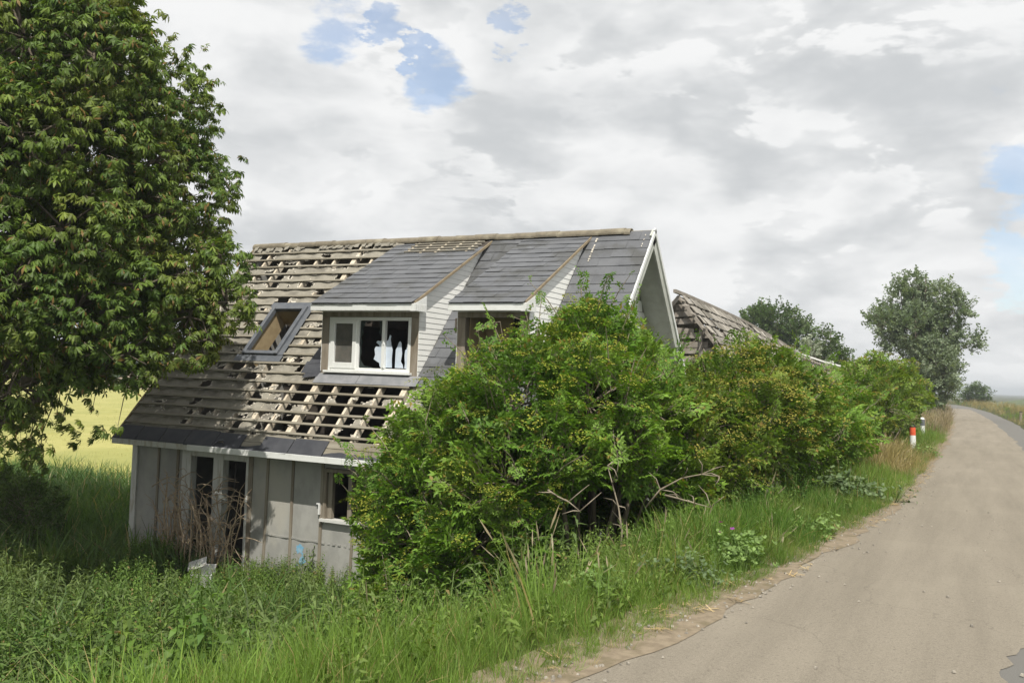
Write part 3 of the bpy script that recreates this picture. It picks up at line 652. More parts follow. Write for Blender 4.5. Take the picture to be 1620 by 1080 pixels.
for k in range(137):
    u = -.01 + k * .07
    o = Rf(u, .045 + ed[k] * .4, .013); b.add([o, Rf(u + .07, +.045 + ed[k + 1] * .4, .013), Rf(u + .07, .12 + ed[k + 1], .014), Rf(u, .12 + ed[k], .014)], [(0, 1, 2, 3)])
b.build('felt_strip', M['slatedark'], house)
# eave fascia in three lengths, verge timber
for (u0, u1, y, m) in [(-.02, 2.02, .012, 'dirtywhite'), (2.025, 5.6, -.002, 'white'), (5.605, 9.76, .002, 'white')]:
    HB().box(u0, u1, y, y + .025, -.035, .072).build('fascia', M[m], house, bevel=.004)
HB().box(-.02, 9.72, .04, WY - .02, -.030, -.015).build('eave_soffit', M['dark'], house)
b = HB(); rbox(b, -.045, -.012, .05, SL, -.13, .03); b.build('verge_timber', M['vergewood'], house)
b = HB(); rbox(b, -.045, -.012, .05, SL, -.13, .03, 0, Rb); b.build('verge_timber', M['vergewood'], house)
# ridge tiles, the last one gone
b = HB(); u = -.05; k = 0
while u < 9.25:
    l = min(.46, 9.3 - u); z0 = HH - .035 + .010 * math.sin(k * 2.1) * .5; pts = []
    for R_, sh in ((.125, 0), (.108, 0)):
        pass
    prof = [(HD + .125 * math.cos(a) * 1.05, z0 + .105 * math.sin(a) - .02) for a in np.linspace(-.25, math.pi + .25, 13)]
    inner = [(HD + .105 * math.cos(a) * 1.05, z0 + .085 * math.sin(a) - .02) for a in np.linspace(math.pi + .25, -.25, 13)]
    b.prism([(u + .004, y, z) for y, z in prof + inner], (l - .012, 0, q.uniform(-.006, .006)))
    b.prism([(u + l - .02, HD + (y - HD) * 1.06, z + .004) for y, z in prof + inner], (.045, 0, 0)) if u + l < 9.2 else None
    u += l; k += 1
b.build('ridge_tiles', M['ridge'], house, smooth=False)
# crooked felt under the ridge tiles
b = HB()
for k in range(46):
    u = .05 + k * .09
    if q.random() < .4: continue
    o = Rf(u, 5.60 + q.uniform(-.03, .03), .02 + q.uniform(0, .03)); b.obox(o, Rf(.12, q.uniform(-.05, .05), q.uniform(-.02, .02)) - Rf(0, 0, 0), Rf(0, .12, .01) - Rf(0, 0, 0), Rf(0, 0, .004) - Rf(0, 0, 0))
b.build('ridge_underlay', M['felt'], house)

# skylight
b = HB(); u0, u1, s0, s1 = SKY
rbox(b, u0, u0 + .08, s0, s1, -.02, .09); rbox(b, u1 - .085, u1, s0, s1, -.02, .10); rbox(b, u0 + .08, u1 - .085, s0, s0 + .085, -.02, .085); rbox(b, u0 + .08, u1 - .085, s1 - .07, s1, -.02, .075)
sk = b.build('skylight', M['skyframe'], house, bevel=.008)
b = HB(); rbox(b, u0 - .13, u1 + .14, s0 - .17, s0 - .004, .030, .036); rbox(b, u1 + .004, u1 + .13, s0 - .002, s1, .040, .046); rbox(b, u0 - .10, u1 + .10, s1 + .004, s1 + .14, .040, .048)
b.build('flashing', M['skyframe'], sk)
b = HB()
rbox(b, u0 + .03, u0 + .05, s0 + .05, s1 - .04, -.42, -.022); rbox(b, u1 - .05, u1 - .03, s0 + .05, s1 - .04, -.42, -.022); rbox(b, u0 + .052, u1 - .052, s1 - .06, s1 - .04, -.42, -.022)
b.build('reveal_lining', M['ply'], sk)

# dormers
def dormer(D, C, seed, windowed):
    f0, f1 = D; c0, c1 = C
    root = HB()
    root.box(c0, c0 + .16, FY, FY + .14, FY * HH / HD + .01, 2.56); root.box(c1 - .165, c1 - .003, FY, FY + .14, FY * HH / HD + .01, 2.56)
    root.box(c0, c1 - .003, FY - .003, FY + .14, 2.565, 2.70)
    d = root.build('dormer', M['postwood'], house, bevel=.006)
    def DR(u, s, h=0.0):
        n = math.hypot(1, DS); return np.array([u, DY + s / n - h * DS / n, DZ + s * DS / n + h / n])
    ln = (BY_ - DY) * math.hypot(1, DS)
    # cheeks: lapped white boards on a triangle
    for side, uc in ((1, c1), (-1, c0)):
        b = HB(); z = FY * HH / HD + .02; k = 0
        while z < BZ_ - .06:
            zt = min(z + .1, BZ_ - .05)
            yb0 = max(FY, DY + (z - DZ) / DS + .12 if z > dz(FY) - .05 else FY); yb1 = z * HD / HH
            yt0 = max(FY, DY + (zt - DZ) / DS + .12 if zt > dz(FY) - .05 else FY); yt1 = zt * HD / HH
            if yb1 - yb0 > .01:
                x = uc if side > 0 else uc - .016
                ob = .009 * side
                pb = [(uc + ob, yb0, z), (uc + ob, yb1, z), (uc + ob * .3, max(yt1, yt0 + .002), zt - .003), (uc + ob * .3, yt0, zt - .003)]
                pa = [(uc - .004 * side, p_[1], p_[2]) for p_ in pb]
                b.add(pb + pa, [(0, 1, 2, 3), (7, 6, 5, 4), (0, 4, 5, 1), (1, 5, 6, 2), (2, 6, 7, 3), (3, 7, 4, 0)])
            z += .1; k += 1
        b.build('cheek', M['clad'], d)
    b = HB()                                     # core behind the boards, closes the cheek
    for uc in (c0 + .004, c1 - .03): b.prism([(uc, FY + .15, FY * HH / HD + .2), (uc, FY + .15, dz(FY + .15) - .05), (uc, BY_ - .05, BZ_ - .06)], (.024, 0, 0))
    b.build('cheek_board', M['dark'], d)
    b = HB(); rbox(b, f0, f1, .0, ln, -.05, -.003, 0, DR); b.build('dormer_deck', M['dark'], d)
    b = HB(); hole = None
    if windowed:
        def hole(u, s):
            return s > ln - .62 and u > f0 + .55 and not (s < ln - .40 and (u > f0 + 1.45 or u < f0 + .9))
    slates(b, f0, f1, -.03, ln, DR, .32, .236, seed, hole)
    b.build('slates', M['slate'], d)
    if windowed:
        b = HB()
        for k in range(4): rbox(b, f0 + .5, f1 - .1, ln - .60 + k * .15, ln - .56 + k * .15, .02, .045, 0, DR)
        b.build('bare_battens', M['batten'], d)
        b = HB()
        for k in range(5): rbox(b, f0 + .52 + k * .36, f0 + .57 + k * .36, ln - .62, ln - .02, .0, .018, 0, DR)
        b.build('bare_rafters', M['rafter'], d)
    b = HB(); b.box(f0 - .01, f1 - .06, DY - .012, DY + .015, DZ - .145, DZ - .022); b.build('gutter_board', M['white'], d, bevel=.005)
    b = HB(); b.box(f0 + .02, f1 - .06, DY + .017, FY + .1, DZ - .14, DZ - .12); b.build('soffit', M['white'], d)
    b = HB(); b.box(f1 - .058, f1 + .035, DY - .014, FY + .03, DZ - .15, DZ - .02)
    for k in range(5): b.box(f1 + .036, f1 + .042, DY + k * .07, DY + .05 + k * .07, DZ - .145, DZ - .03)
    b.prism([(f1 - .05, DY, DZ - .02), (f1 - .05, FY + .03, DZ - .02), (f1 - .05, FY + .03, dz(FY + .03) - .06)], (.08, 0, 0))
    b.build('box_end', M['white'], d)
    b = HB(); rbox(b, f1 + .002, f1 + .022, .02, ln - .02, -.035, .010, 0, DR); b.build('verge_timber', M['vergewood'], d)
    return d
d1 = dormer(D1, C1, 21, True); d2 = dormer(D2, C2, 22, False)
# first dormer's white three light window with broken panes
zb, zt = 1.56, 2.56; y0 = FY - .01; y1 = FY + .06
b = HB(); b.box(4.235, 4.30, y0, y1, zb, zt); b.box(6.01, 6.07, y0, y1, zb, zt); b.box(4.30, 6.01, y0, y1, zt - .06, zt); b.box(4.30, 6.01, y0, y1, zb, zb + .06)
b.box(4.86, 4.93, y0, y1, zb + .06, zt - .06); b.box(5.44, 5.475, y0, y1, zb + .06, zt - .06)
win = b.build('window', M['upvc'], house, bevel=.006)
b = HB(); ys = y0 - .018
b.box(4.285, 4.37, ys, y1 - .02, zb + .045, zt - .045); b.box(4.79, 4.875, ys, y1 - .02, zb + .045, zt - .045); b.box(4.37, 4.79, ys, y1 - .02, zb + .045, zb + .15); b.box(4.37, 4.79, ys, y1 - .02, zt - .12, zt - .045)
b.build('sash', M['upvc'], win, bevel=.006)
b = HB(); b.box(5.48, 5.525, ys, y1 - .02, zb + .065, zt - .065); b.box(5.488, 5.512, ys - .014, ys - .001, zb + .08, zb + .15); b.box(5.488, 5.512, ys - .014, ys - .001, zb + .5, zb + .56)
b.build('mullion', M['upvc'], win)
HB().box(4.18, 6.12, FY - .09, FY + .05, zb - .045, zb - .003).build('sill', M['upvc'], win, bevel=.005)
HB().box(4.375, 4.785, FY + .02, FY + .026, zb + .155, zt - .125).build('pane', M['glass'], win)
def poly(pts, m, nm, y=FY + .022, t=.004):
    HB().prism([(u, y, z) for u, z in pts], (0, t, 0)).build(nm, m, win)
poly([(5.435, 1.63), (5.435, 2.16), (5.40, 2.12), (5.34, 2.13), (5.30, 2.10), (5.37, 2.05), (5.38, 2.02), (5.30, 2.03), (5.27, 1.97), (5.29, 1.87), (5.26, 1.79), (5.31, 1.76), (5.39, 1.72), (5.40, 1.66)], M['shard'], 'glass_shard')
poly([(5.53, 1.64), (5.53, 2.12), (5.57, 2.15), (5.585, 2.20), (5.60, 2.24), (5.63, 2.22), (5.62, 2.16), (5.64, 2.06), (5.67, 1.97), (5.66, 1.80), (5.67, 1.64)], M['shard'], 'glass_shard')
poly([(5.735, 1.64), (5.74, 1.97), (5.77, 2.02), (5.80, 2.10), (5.83, 2.13), (5.86, 2.09), (5.87, 1.98), (5.88, 1.90), (5.86, 1.76), (5.90, 1.70), (5.92, 1.64)], M['shard'], 'glass_shard')
poly([(6.005, 1.62), (6.005, 2.10), (5.985, 2.08), (5.975, 1.98), (5.945, 1.97), (5.935, 1.86), (5.95, 1.72), (5.94, 1.64)], M['shard'], 'glass_shard')
poly([(4.935, 1.625), (4.935, 2.49), (5.05, 2.49), (5.03, 2.40), (4.99, 2.37), (5.01, 2.28), (4.965, 2.17), (5.0, 2.10), (4.97, 2.0), (4.98, 1.9), (4.955, 1.8), (5.0, 1.72), (5.06, 1.66), (5.2, 1.645), (5.25, 1.625)], M['darkglass'], 'glass_shard', FY + .024)
poly([(5.435, 2.17), (5.435, 2.49), (5.36, 2.49), (5.38, 2.38), (5.35, 2.28), (5.39, 2.24)], M['darkglass'], 'glass_shard', FY + .024)
# leadwork under the window, lining seen in the open dormer
b = HB(); rbox(b, 4.04, 5.02, 1.70, FY / CT + .0, .046, .052); rbox(b, 5.03, 6.34, 1.705, FY / CT + .0, .046, .054); b.build('lead_apron', M['lead'], house)
b = HB(); b.box(7.18, 7.75, 2.02, 2.06, 1.3, 2.9); b.box(7.19, 7.21, FY + .15, 2.0, 1.6, 2.6); b.build('lining_board', M['ply'], house)
b = HB(); rbox(b, 7.0, 8.5, 1.70, FY / CT, .046, .052); b.build('lead_apron', M['lead'], house)
#END_HOUSE

# ------------------------------------------------------------------ sprays, plants and tufts
def pinnate(seed, leaflets=5, nodes=4, ll=.26, spread=50, lw=.40):
    r = random.Random(seed); t = TPL(); X, Z = V(1, 0, 0), V(0, 0, 1)
    t.strip([V(0, 0, 0), V(.5, r.uniform(-.03, .03), .02), V(1, 0, -.05)], V(0, 1, 0), [.014, .010, .005], 1)
    for k in range(nodes):
        x = .22 + .78 * k / (nodes - 1)
        for sgn in ((1, -1) if k < nodes - 1 else (1, -1, 0)):
            a = math.radians(spread + r.uniform(-15, 15)) * sgn; d = V(math.cos(a), math.sin(a), r.uniform(-.25, .22)); d /= np.linalg.norm(d)
            L = ll * r.uniform(.8, 1.25) * 1.5; b0 = V(x, 0, 0)
            n0 = Z + V(r.uniform(-.4, .4), r.uniform(-.4, .4), 0)
            t.strip([b0, b0 + d * L * .75], np.cross(Z, d), [.007, .004], 1)
            s = np.cross(n0, d); s /= np.linalg.norm(s)
            pr = (leaflets - 1) // 2
            for i in range(pr):
                q = b0 + d * L * (.35 + .45 * i / max(1, pr - 1))
                for g in (1, -1): t.leaf(q, d * .6 + s * g, n0, ll * r.uniform(.8, 1.1), ll * lw, 0, r.uniform(.1, .35), two=False)
            t.leaf(b0 + d * L * .75, d, n0, ll * 1.15, ll * lw, 0, r.uniform(.15, .4), two=False)
    return t.done()
def simple_spray(seed, n=22, ll=.17, lw=.62, stem=True):
    r = random.Random(seed); t = TPL()
    if stem: t.strip([V(0, 0, 0), V(.5, .02, .03), V(1, 0, -.02)], V(0, 1, 0), [.012, .009, .004], 1)
    for k in range(n):
        x = r.uniform(.08, 1.0); a = r.uniform(-1, 1) * 1.9; d = V(math.cos(a), math.sin(a), r.uniform(-.5, .5))
        n0 = V(r.uniform(-.5, .5), r.uniform(-.5, .5), 1); b0 = V(x, r.uniform(-.12, .12), r.uniform(-.10, .10))
        t.leaf(b0, d, n0, ll * r.uniform(.7, 1.25), ll * lw, 0, r.uniform(.05, .3), two=False)
    return t.done()
def palmate(seed, leaves=5):
    r = random.Random(seed); t = TPL(); Z = V(0, 0, 1)
    t.strip([V(0, 0, 0), V(.3, .01, .02), V(.62, 0, 0)], V(0, 1, 0), [.014, .011, .008], 1)
    for k in range(leaves):
        x = r.uniform(.2, .62) if k else .62
        a = (r.uniform(-1, 1) * 1.7) if k else r.uniform(-.3, .3)
        d = V(math.cos(a), math.sin(a), r.uniform(-.05, .5)); d /= np.linalg.norm(d); pl = r.uniform(.18, .34)
        b0 = V(x, 0, 0); c = b0 + d * pl; t.strip([b0, c], np.cross(Z, d), [.006, .005], 1)
        tilt = V(d[0] * .5, d[1] * .5, 1.0) + V(r.uniform(-.35, .35), r.uniform(-.35, .35), 0); tilt /= np.linalg.norm(tilt)
        f = d - tilt * np.dot(d, tilt); f /= np.linalg.norm(f); s = np.cross(tilt, f)
        nl = r.choice((5, 6, 7, 7))
        for i in range(nl):
            q = (i / (nl - 1) - .5) * math.radians(230); dv = f * math.cos(q) + s * math.sin(q) - tilt * r.uniform(.3, 1.1)
            L = .44 * (1 - .38 * abs(i / (nl - 1) - .5) * 2) * r.uniform(.9, 1.1); dv /= np.linalg.norm(dv)
            sd = np.cross(tilt, dv); sd /= np.linalg.norm(sd); nn_ = np.cross(dv, sd)
            t.strip([c, c + dv * L * .62 - nn_ * L * .02, c + dv * L - nn_ * L * .16], sd, [L * .03, L * .135, L * .015])
    return t.done()
def umbel(seed):
    r = random.Random(seed); t = TPL(); c0 = V(0, 0, 0)
    for k in range(60):
        a = r.random() * 6.28; q = math.sqrt(r.random()) * .5; p = V(q * math.cos(a), q * math.sin(a), .10 * (1 - q * q * 4) + r.uniform(-.05, .05)); s = r.uniform(.028, .052)
        u = V(r.uniform(-1, 1), r.uniform(-1, 1), r.uniform(-.4, .4)); u /= np.linalg.norm(u); w = np.cross(u, V(0, 0, 1) + .3 * u[[1, 2, 0]]); w /= np.linalg.norm(w)
        t.quad(p - u * s, p - w * s, p + u * s, p + w * s)
    return t.done()
def nettle(seed, n=9, ll=.17, lw=.5, two=True):
    r = random.Random(seed); t = TPL(); Z = V(0, 0, 1); lx, ly = r.uniform(-.12, .12), r.uniform(-.12, .12)
    t.strip([V(0, 0, 0), V(lx * .4, ly * .4, .5), V(lx, ly, 1)], V(1, .3, 0), [.010, .008, .004], 1)
    for k in range(n):
        z = .25 + .75 * k / (n - 1); p = V(lx * z * z, ly * z * z, z); a0 = k * 1.57 + r.uniform(-.4, .4); sz = ll * (1.15 - .6 * max(0, z - .6) / .4) * r.uniform(.8, 1.2)
        for g in (0, math.pi):
            d = V(math.cos(a0 + g), math.sin(a0 + g), r.uniform(-.35, .25)); t.leaf(p, d, Z + V(r.uniform(-.3, .3), r.uniform(-.3, .3), 0), sz, sz * lw, 0, r.uniform(.2, .5), two=two)
    return t.done()
def tuft(seed, n=16, spread=.22, w=.016, bend=.5, segs=3, head=False):
    r = random.Random(seed); t = TPL()
    for k in range(n):
        a = r.random() * 6.28; q = r.random() * spread; b0 = V(q * math.cos(a), q * math.sin(a), -.05); a2 = a + r.uniform(-1, 1); h = r.uniform(.55, 1.0); bd = bend * r.uniform(.15, 1.0)
        dirv = V(math.cos(a2), math.sin(a2), 0); sd = V(-math.sin(a2), math.cos(a2), 0) * 1.0
        a3 = r.random() * 3.14; sd = sd * .6 + V(math.cos(a3), math.sin(a3), 0) * .6
        pts = [b0 + dirv * bd * (f ** 2.2) * h + V(0, 0, h * f * (1 - .25 * bd * f * f)) for f in np.linspace(0, 1, segs + 1)]
        t.strip(pts, sd, list(np.interp(np.linspace(0, 1, segs + 1), [0, .5, 1], [w * .5, w * .45, w * .06])))
        if head and r.random() < .45:
            e = pts[-1]; dd = pts[-1] - pts[-2]; dd /= np.linalg.norm(dd)
            t.strip([e - dd * .14, e - dd * .06, e + dd * .05], sd, [w * .3, w * .8, w * .1], 1)
    return t.done()
def lowleaf(seed, n=20, ll=.24):
    r = random.Random(seed); t = TPL()
    for k in range(n):
        a = r.random() * 6.28; q = r.uniform(.1, .6); h = r.uniform(.25, 1.0); p = V(q * math.cos(a), q * math.sin(a), h); b0 = V(0, 0, 0)
        t.strip([b0, p], V(-math.sin(a), math.cos(a), 0), [.008, .006], 1)
        nrm = V(math.cos(a) * .4 + r.uniform(-.4, .4), math.sin(a) * .4 + r.uniform(-.4, .4), 1); nrm /= np.linalg.norm(nrm); u = np.cross(nrm, V(math.sin(a), -math.cos(a), .1)); u /= np.linalg.norm(u); w = np.cross(nrm, u); sz = ll * r.uniform(.6, 1.1)
        m = 7; ring = [p + (u * math.cos(j / m * 5.9 - 2.95) + w * math.sin(j / m * 5.9 - 2.95)) * sz * .5 * (1.0 if j % 2 else .8) + nrm * .06 * sz * (j % 2) for j in range(m)]
        for j in range(0, m - 1, 2): t.quad(p - nrm * .05 * sz, ring[j], ring[j + 1], ring[min(j + 2, m - 1)])
    return t.done()

T_EL = [pinnate(i, lw=.50) for i in range(7)]
T_EL2 = [pinnate(20 + i, 5, 4, .25, 52, .52) for i in range(6)]
T_SI = [simple_spray(40 + i) for i in range(6)]
T_PO = [simple_spray(60 + i, 26, .15, .8) for i in range(6)]
T_PA = [palmate(80 + i, 4 + i % 3) for i in range(9)]
T_UM = [umbel(100 + i) for i in range(4)]
T_NE = [nettle(120 + i, 14, .098, .46) for i in range(6)] + [nettle(130 + i, 12, .078, .55) for i in range(3)]
T_NL = [nettle(180 + i, 9, .18, .42) for i in range(5)]
T_WH = [nettle(190 + i, 14, .17, .2) for i in range(5)]
T_GR = [tuft(140 + i) for i in range(8)]
T_GH = [tuft(150 + i, 14, .2, .014, .45, 3, True) for i in range(5)]
T_RE = [tuft(160 + i, 9, .18, .030, .8, 4) for i in range(6)]
T_LO = [lowleaf(170 + i) for i in range(5)]

def in_lobes(p, lobes):
    d = np.full(len(p), 9.0)
    for (x, y, z, r) in lobes: d = np.minimum(d, np.sqrt((p[:, 0] - x) ** 2 + (p[:, 1] - y) ** 2 + ((p[:, 2] - z) * 1.05) ** 2) / r)
    return d
def shell(rng, lobes, per_m2, lo=.62, hi=1.12, keep=.72, pull=0.0):
    P_, A_, C_ = [], [], []
    for (x, y, z, r) in lobes:
        n = int(per_m2 * 4 * math.pi * r * r); d = rng.normal(size=(n, 3)); d /= np.linalg.norm(d, axis=1, keepdims=True)
        rad = (r - pull) * (lo + (hi - lo) * rng.random(n) ** .7) * (1 + .22 * (rng.random(n) < .12)); p = np.array([x, y, z]) + d * rad[:, None]
        lump = vnoise(p[:, 0] * 2.1 / max(r, .5) + p[:, 2] * 1.3, p[:, 1] * 2.1 / max(r, .5) - p[:, 2] * 1.7, 3)
        ok = (in_lobes(p, lobes) > keep * rng.uniform(.8, 1.1, n)) & (rng.random(n) < .12 + 1.5 * lump)
        P_.append(p[ok]); A_.append(d[ok]); C_.append(np.tile([x, y, z], (int(ok.sum()), 1)))
    return np.concatenate(P_), np.concatenate(A_), np.concatenate(C_)

def plant(name, base, label, cat, lobes, tpls, leafm, per_m2, scale, seed, stemm='bark', group=None, lift=.45, droop=0.0, flowers=None, nflow=0, branch_every=9, stem_r=.05, foot=None,
          part='foliage', bpart='branches', twig='twig', floor=True, jit=.4, behind=0.0, lo=.62, keep=.72, shoots=0, shoot_len=1.0):
    """a bush or tree: an Empty at its foot > foliage, branches, flower heads"""
    rng = np.random.default_rng(seed); rr = random.Random(seed)
    bx, by = base; bz = float(height(bx, by)) - .05
    root = empty(name, (bx, by, bz), label, cat, group)
    off = np.array([bx, by, bz]); lobes = list(lobes)
    if behind: lobes = lobes + [(x - behind * .35, y + behind, z * .97, r) for (x, y, z, r) in lobes]
    p, a, c = shell(rng, lobes, per_m2, lo=lo, keep=keep, pull=min(scale * .42, .3))
    if floor: ok = p[:, 2] > height(p[:, 0], p[:, 1]) + .05; p, a, c = p[ok], a[ok], c[ok]
    ax = a + np.array([0, 0, lift]) + rng.normal(0, .35, a.shape); ax[:, 2] -= droop
    R = frames(ax, jit=jit, rng=rng); sc = scale * rng.uniform(.65, 1.3, len(p)); p0 = p - R[:, :, 0] * sc[:, None] * .55
    tint = np.clip(.5 + .9 * (vnoise(p[:, 0] * 1.6, p[:, 1] * 1.6 + p[:, 2] * 1.6, seed % 50) - .5) + rng.normal(0, .22, len(p)), 0, 1)
    stamp(part, tpls, rng.integers(0, len(tpls), len(p)), p0 - off, R, sc, [M[leafm], M[twig]], root, tint)
    if shoots:
        up = np.nonzero((a[:, 2] > -.1) & (in_lobes(p, lobes) > .8))[0]; ix = rng.choice(up, min(shoots, len(up)), replace=False)
        sp, sr, ss, st = [], [], [], []; smb = MB(-off)
        for i in ix:
            d = a[i] * .8 + np.array([rng.normal(0, .3), rng.normal(0, .3), .75]); d /= np.linalg.norm(d); L_ = rng.uniform(.25, .75) * shoot_len; q0 = p[i]; e = q0 + d * L_ + np.array([0, 0, -.08 * L_])
            smb.tube([q0 - d * .25, q0 + d * L_ * .5 + np.array([0, 0, .03]), e], [.008, .006, .003], 4, 0, cap=False)
            for f in (.35, .65, 1.0):
                dv = d + rng.normal(0, .55, 3); sp.append(q0 + (e - q0) * f - dv * scale * .1); sr.append(dv); ss.append(scale * rng.uniform(.45, .85)); st.append(tint[i])
        stamp('shoots', tpls, rng.integers(0, len(tpls), len(sp)), np.array(sp) - off, frames(np.array(sr), jit=.4, rng=rng), np.array(ss), [M[leafm], M[twig]], root, np.array(st))
        smb.build('shoot_stems', [M[twig]], root, smooth=True)
    if flowers:
        up = np.nonzero((a[:, 2] > -.4) & (in_lobes(p, lobes) > .85))[0]; ix = rng.choice(up, min(nflow, len(up)), replace=False)
        q = p[ix] + a[ix] * scale * rng.uniform(.15, .75, (len(ix), 1)) + np.array([0, 0, .05]); ax2 = np.cross(a[ix] * .6 + np.array([0, 0, 1.0]), rng.normal(size=(len(ix), 3)))
        Rf_ = frames(ax2, jit=.25, rng=rng)
        stamp('flower_heads', T_UM, rng.integers(0, 4, len(ix)), q - off, Rf_, rng.uniform(.17, .30, len(ix)) * (1.25 if flowers == 'umbelB' else 1.0), [M[flowers]], root, rng.random(len(ix)))
    mb = MB(-off)
    foot = foot or [(bx, by)]
    starts = [np.array([fx, fy, float(height(fx, fy)) - .08]) for fx, fy in foot]
    nodes = []
    for i, (x, y, z, r) in enumerate(lobes):
        t = np.array([x, y, z]); s = min(starts, key=lambda q: np.linalg.norm(q[:2] - t[:2]))
        mid = s + (t - s) * .5 + np.array([rr.uniform(-.12, .12), rr.uniform(-.12, .12), rr.uniform(.05, .3)]) * r * 1.2
        q1 = s + (mid - s) * .5 + np.array([rr.uniform(-.06, .06), rr.uniform(-.06, .06), .04]); w = stem_r * rr.uniform(.6, 1.1)
        mb.tube([s, q1, mid, (mid + t) / 2 + rr.uniform(-.05, .05), t], [w, w * .8, w * .6, w * .45, w * .3], 6)
    for i in range(0, len(p), branch_every):
        s = c[i] + (p[i] - c[i]) * rr.uniform(.0, .25); e = p[i] + a[i] * scale * .2; m1 = (s + e) / 2 + np.array([rr.uniform(-1, 1), rr.uniform(-1, 1), rr.uniform(-.4, 1)]) * .12 * np.linalg.norm(e - s)
        w = stem_r * .2; mb.tube([s, m1, e], [w, w * .7, w * .3], 4, 1, cap=False)
    mb.build(bpart, [M[stemm], M[twig]], root, smooth=True)
    return root

# ------------------------------------------------------------------ the big elder before the house
LA = [(-4.18, 10.3, 1.92, 0.54), (-4.70, 9.8, 1.46, 0.46), (-3.82, 10.8, 1.72, 0.47), (-5.24, 9.8, 1.32, 0.30), (-5.63, 9.6, 1.05, 0.50), (-4.62, 9.3, 1.27, 0.65), (-3.85, 9.5, 1.3, 0.64), (-3.35, 10.2, 1.25, 0.46), (-6.38, 9.8, 0.72, 0.36), (-5.67, 9.3, 0.25, 0.6), (-6.64, 9.8, 0.05, 0.45), (-4.55, 8.9, 0.45, 0.62), (-3.93, 9.0, 0.83, 0.47), (-5.93, 9.2, -0.44, 0.52), (-4.85, 8.8, -0.32, 0.59), (-4.20, 8.7, -0.02, 0.34), (-6.67, 9.6, -0.40, 0.36), (-5.38, 8.9, -0.82, 0.43), (-3.36, 9.6, 0.91, 0.42), (-3.09, 9.8, 0.71, 0.28), (-6.2, 9.3, -.95, .42), (-5.7, 8.7, -1.15, .4), (-4.4, 11.2, -.6, .75), (-3.6, 11.3, -.1, .7), (-5.0, 10.9, -.8, .7), (-4.2, 11.3, .5, .7), (-5.9, 10.9, -.9, .6), (-3.1, 10.7, .1, .45)]
plant('elder_bush', (-4.5, 9.9), 'tall spreading elder bush covered in yellowish flower heads in front of the house', 'bush', LA, T_EL[:4] + T_SI, 'elder', 125, .27, 11, flowers='umbel', nflow=1150, behind=.75, shoots=210,
      foot=[(-4.4, 9.9), (-4.9, 9.6), (-4.0, 9.8), (-3.9, 10.1)], stem_r=.045, branch_every=11)
# bare pale branches sticking out of it
LB = [(-3.42, 12.0, 1.28, 0.45), (-3.03, 12.5, 1.42, 0.52), (-2.62, 13.0, 1.57, 0.53), (-3.01, 11.5, 1.0, 0.56), (-2.48, 12.0, 1.01, 0.61), (-3.19, 11.0, 0.93, 0.47), (-2.71, 11.3, 0.56, 0.47), (-2.27, 13.0, 1.2, 0.52), (-2.9, 10.8, .45, .38)]
plant('shrub', (-2.9, 12.0), 'olive green shrub with ruddy flower heads between the elder and the barn', 'bush', LB, T_EL2[:3] + T_SI, 'elderB', 110, .28, 12, flowers='umbelB', nflow=800, behind=.7, shoots=55, shoot_len=.7, group='shrubs along the road bank', foot=[(-2.9, 12.0), (-2.7, 12.4)], stem_r=.035)
LC = [(-2.59, 16.0, 1.28, 0.55), (-2.21, 17.0, 1.12, 0.52), (-2.15, 14.5, 0.94, 0.58), (-1.89, 15.5, 0.80, 0.48), (-1.95, 18.0, 1.02, 0.45), (-2.34, 13.5, 0.6, 0.45), (-2.03, 14.4, 0.46, 0.36), (-1.75, 17.0, 0.75, 0.33)]
plant('shrub', (-2.4, 15.8), 'bright green shrub overhanging the grassy verge near the orange marker post', 'bush', LC, T_EL[:3] + T_SI, 'elder', 90, .30, 13, flowers='umbelB', nflow=340, behind=.7, shoots=45, shoot_len=.7, group='shrubs along the road bank', foot=[(-2.4, 15.8), (-2.3, 16.4)], stem_r=.035)
LD = [(-2.28, 26.0, 1.75, 0.67), (-1.88, 28.0, 1.6, 0.66), (-1.5, 30.0, 1.36, 0.47), (-1.98, 25.0, 1.11, 0.56), (-2.39, 24.0, 1.57, 0.55), (-1.65, 29.0, 1.08, 0.37), (-2.4, 26.5, .8, .6), (-2.0, 28.5, .6, .5)]
plant('shrub', (-2.3, 26.2), 'rounded yellowish shrub behind the marker posts at the road bend', 'bush', LD, T_EL2[:3] + T_SI, 'elderB', 60, .38, 14, flowers='umbelB', nflow=420, behind=.9, group='shrubs along the road bank', stem_r=.035)
LE_ = [(-3.9, 20.5, .95, .75), (-3.4, 22.0, 1.0, .75), (-3.0, 19.0, .75, .65), (-4.6, 18.5, 1.0, .8), (-4.2, 16.5, 1.05, .7), (-3.0, 24.0, 1.0, .75)]
plant('shrub', (-3.8, 20.0), 'green shrub under the sagging end of the barn roof', 'bush', LE_, T_SI, 'elderB', 34, .50, 15, group='shrubs along the road bank', flowers='umbelB', nflow=60, stem_r=.035)
plant('shrub', (-3.4, 33.5), 'low dull green shrub between the yellowish shrub and the poplar', 'bush', [(-3.2, 33, 1.35, .8), (-2.9, 36, 1.2, .8), (-2.6, 39, 1.1, .8), (-2.5, 42, 1.0, .8), (-3.6, 35, .6, .9), (-3.1, 40, .4, .9)], T_SI, 'elderB', 22, .6, 16, group='shrubs along the road bank', stem_r=.035)

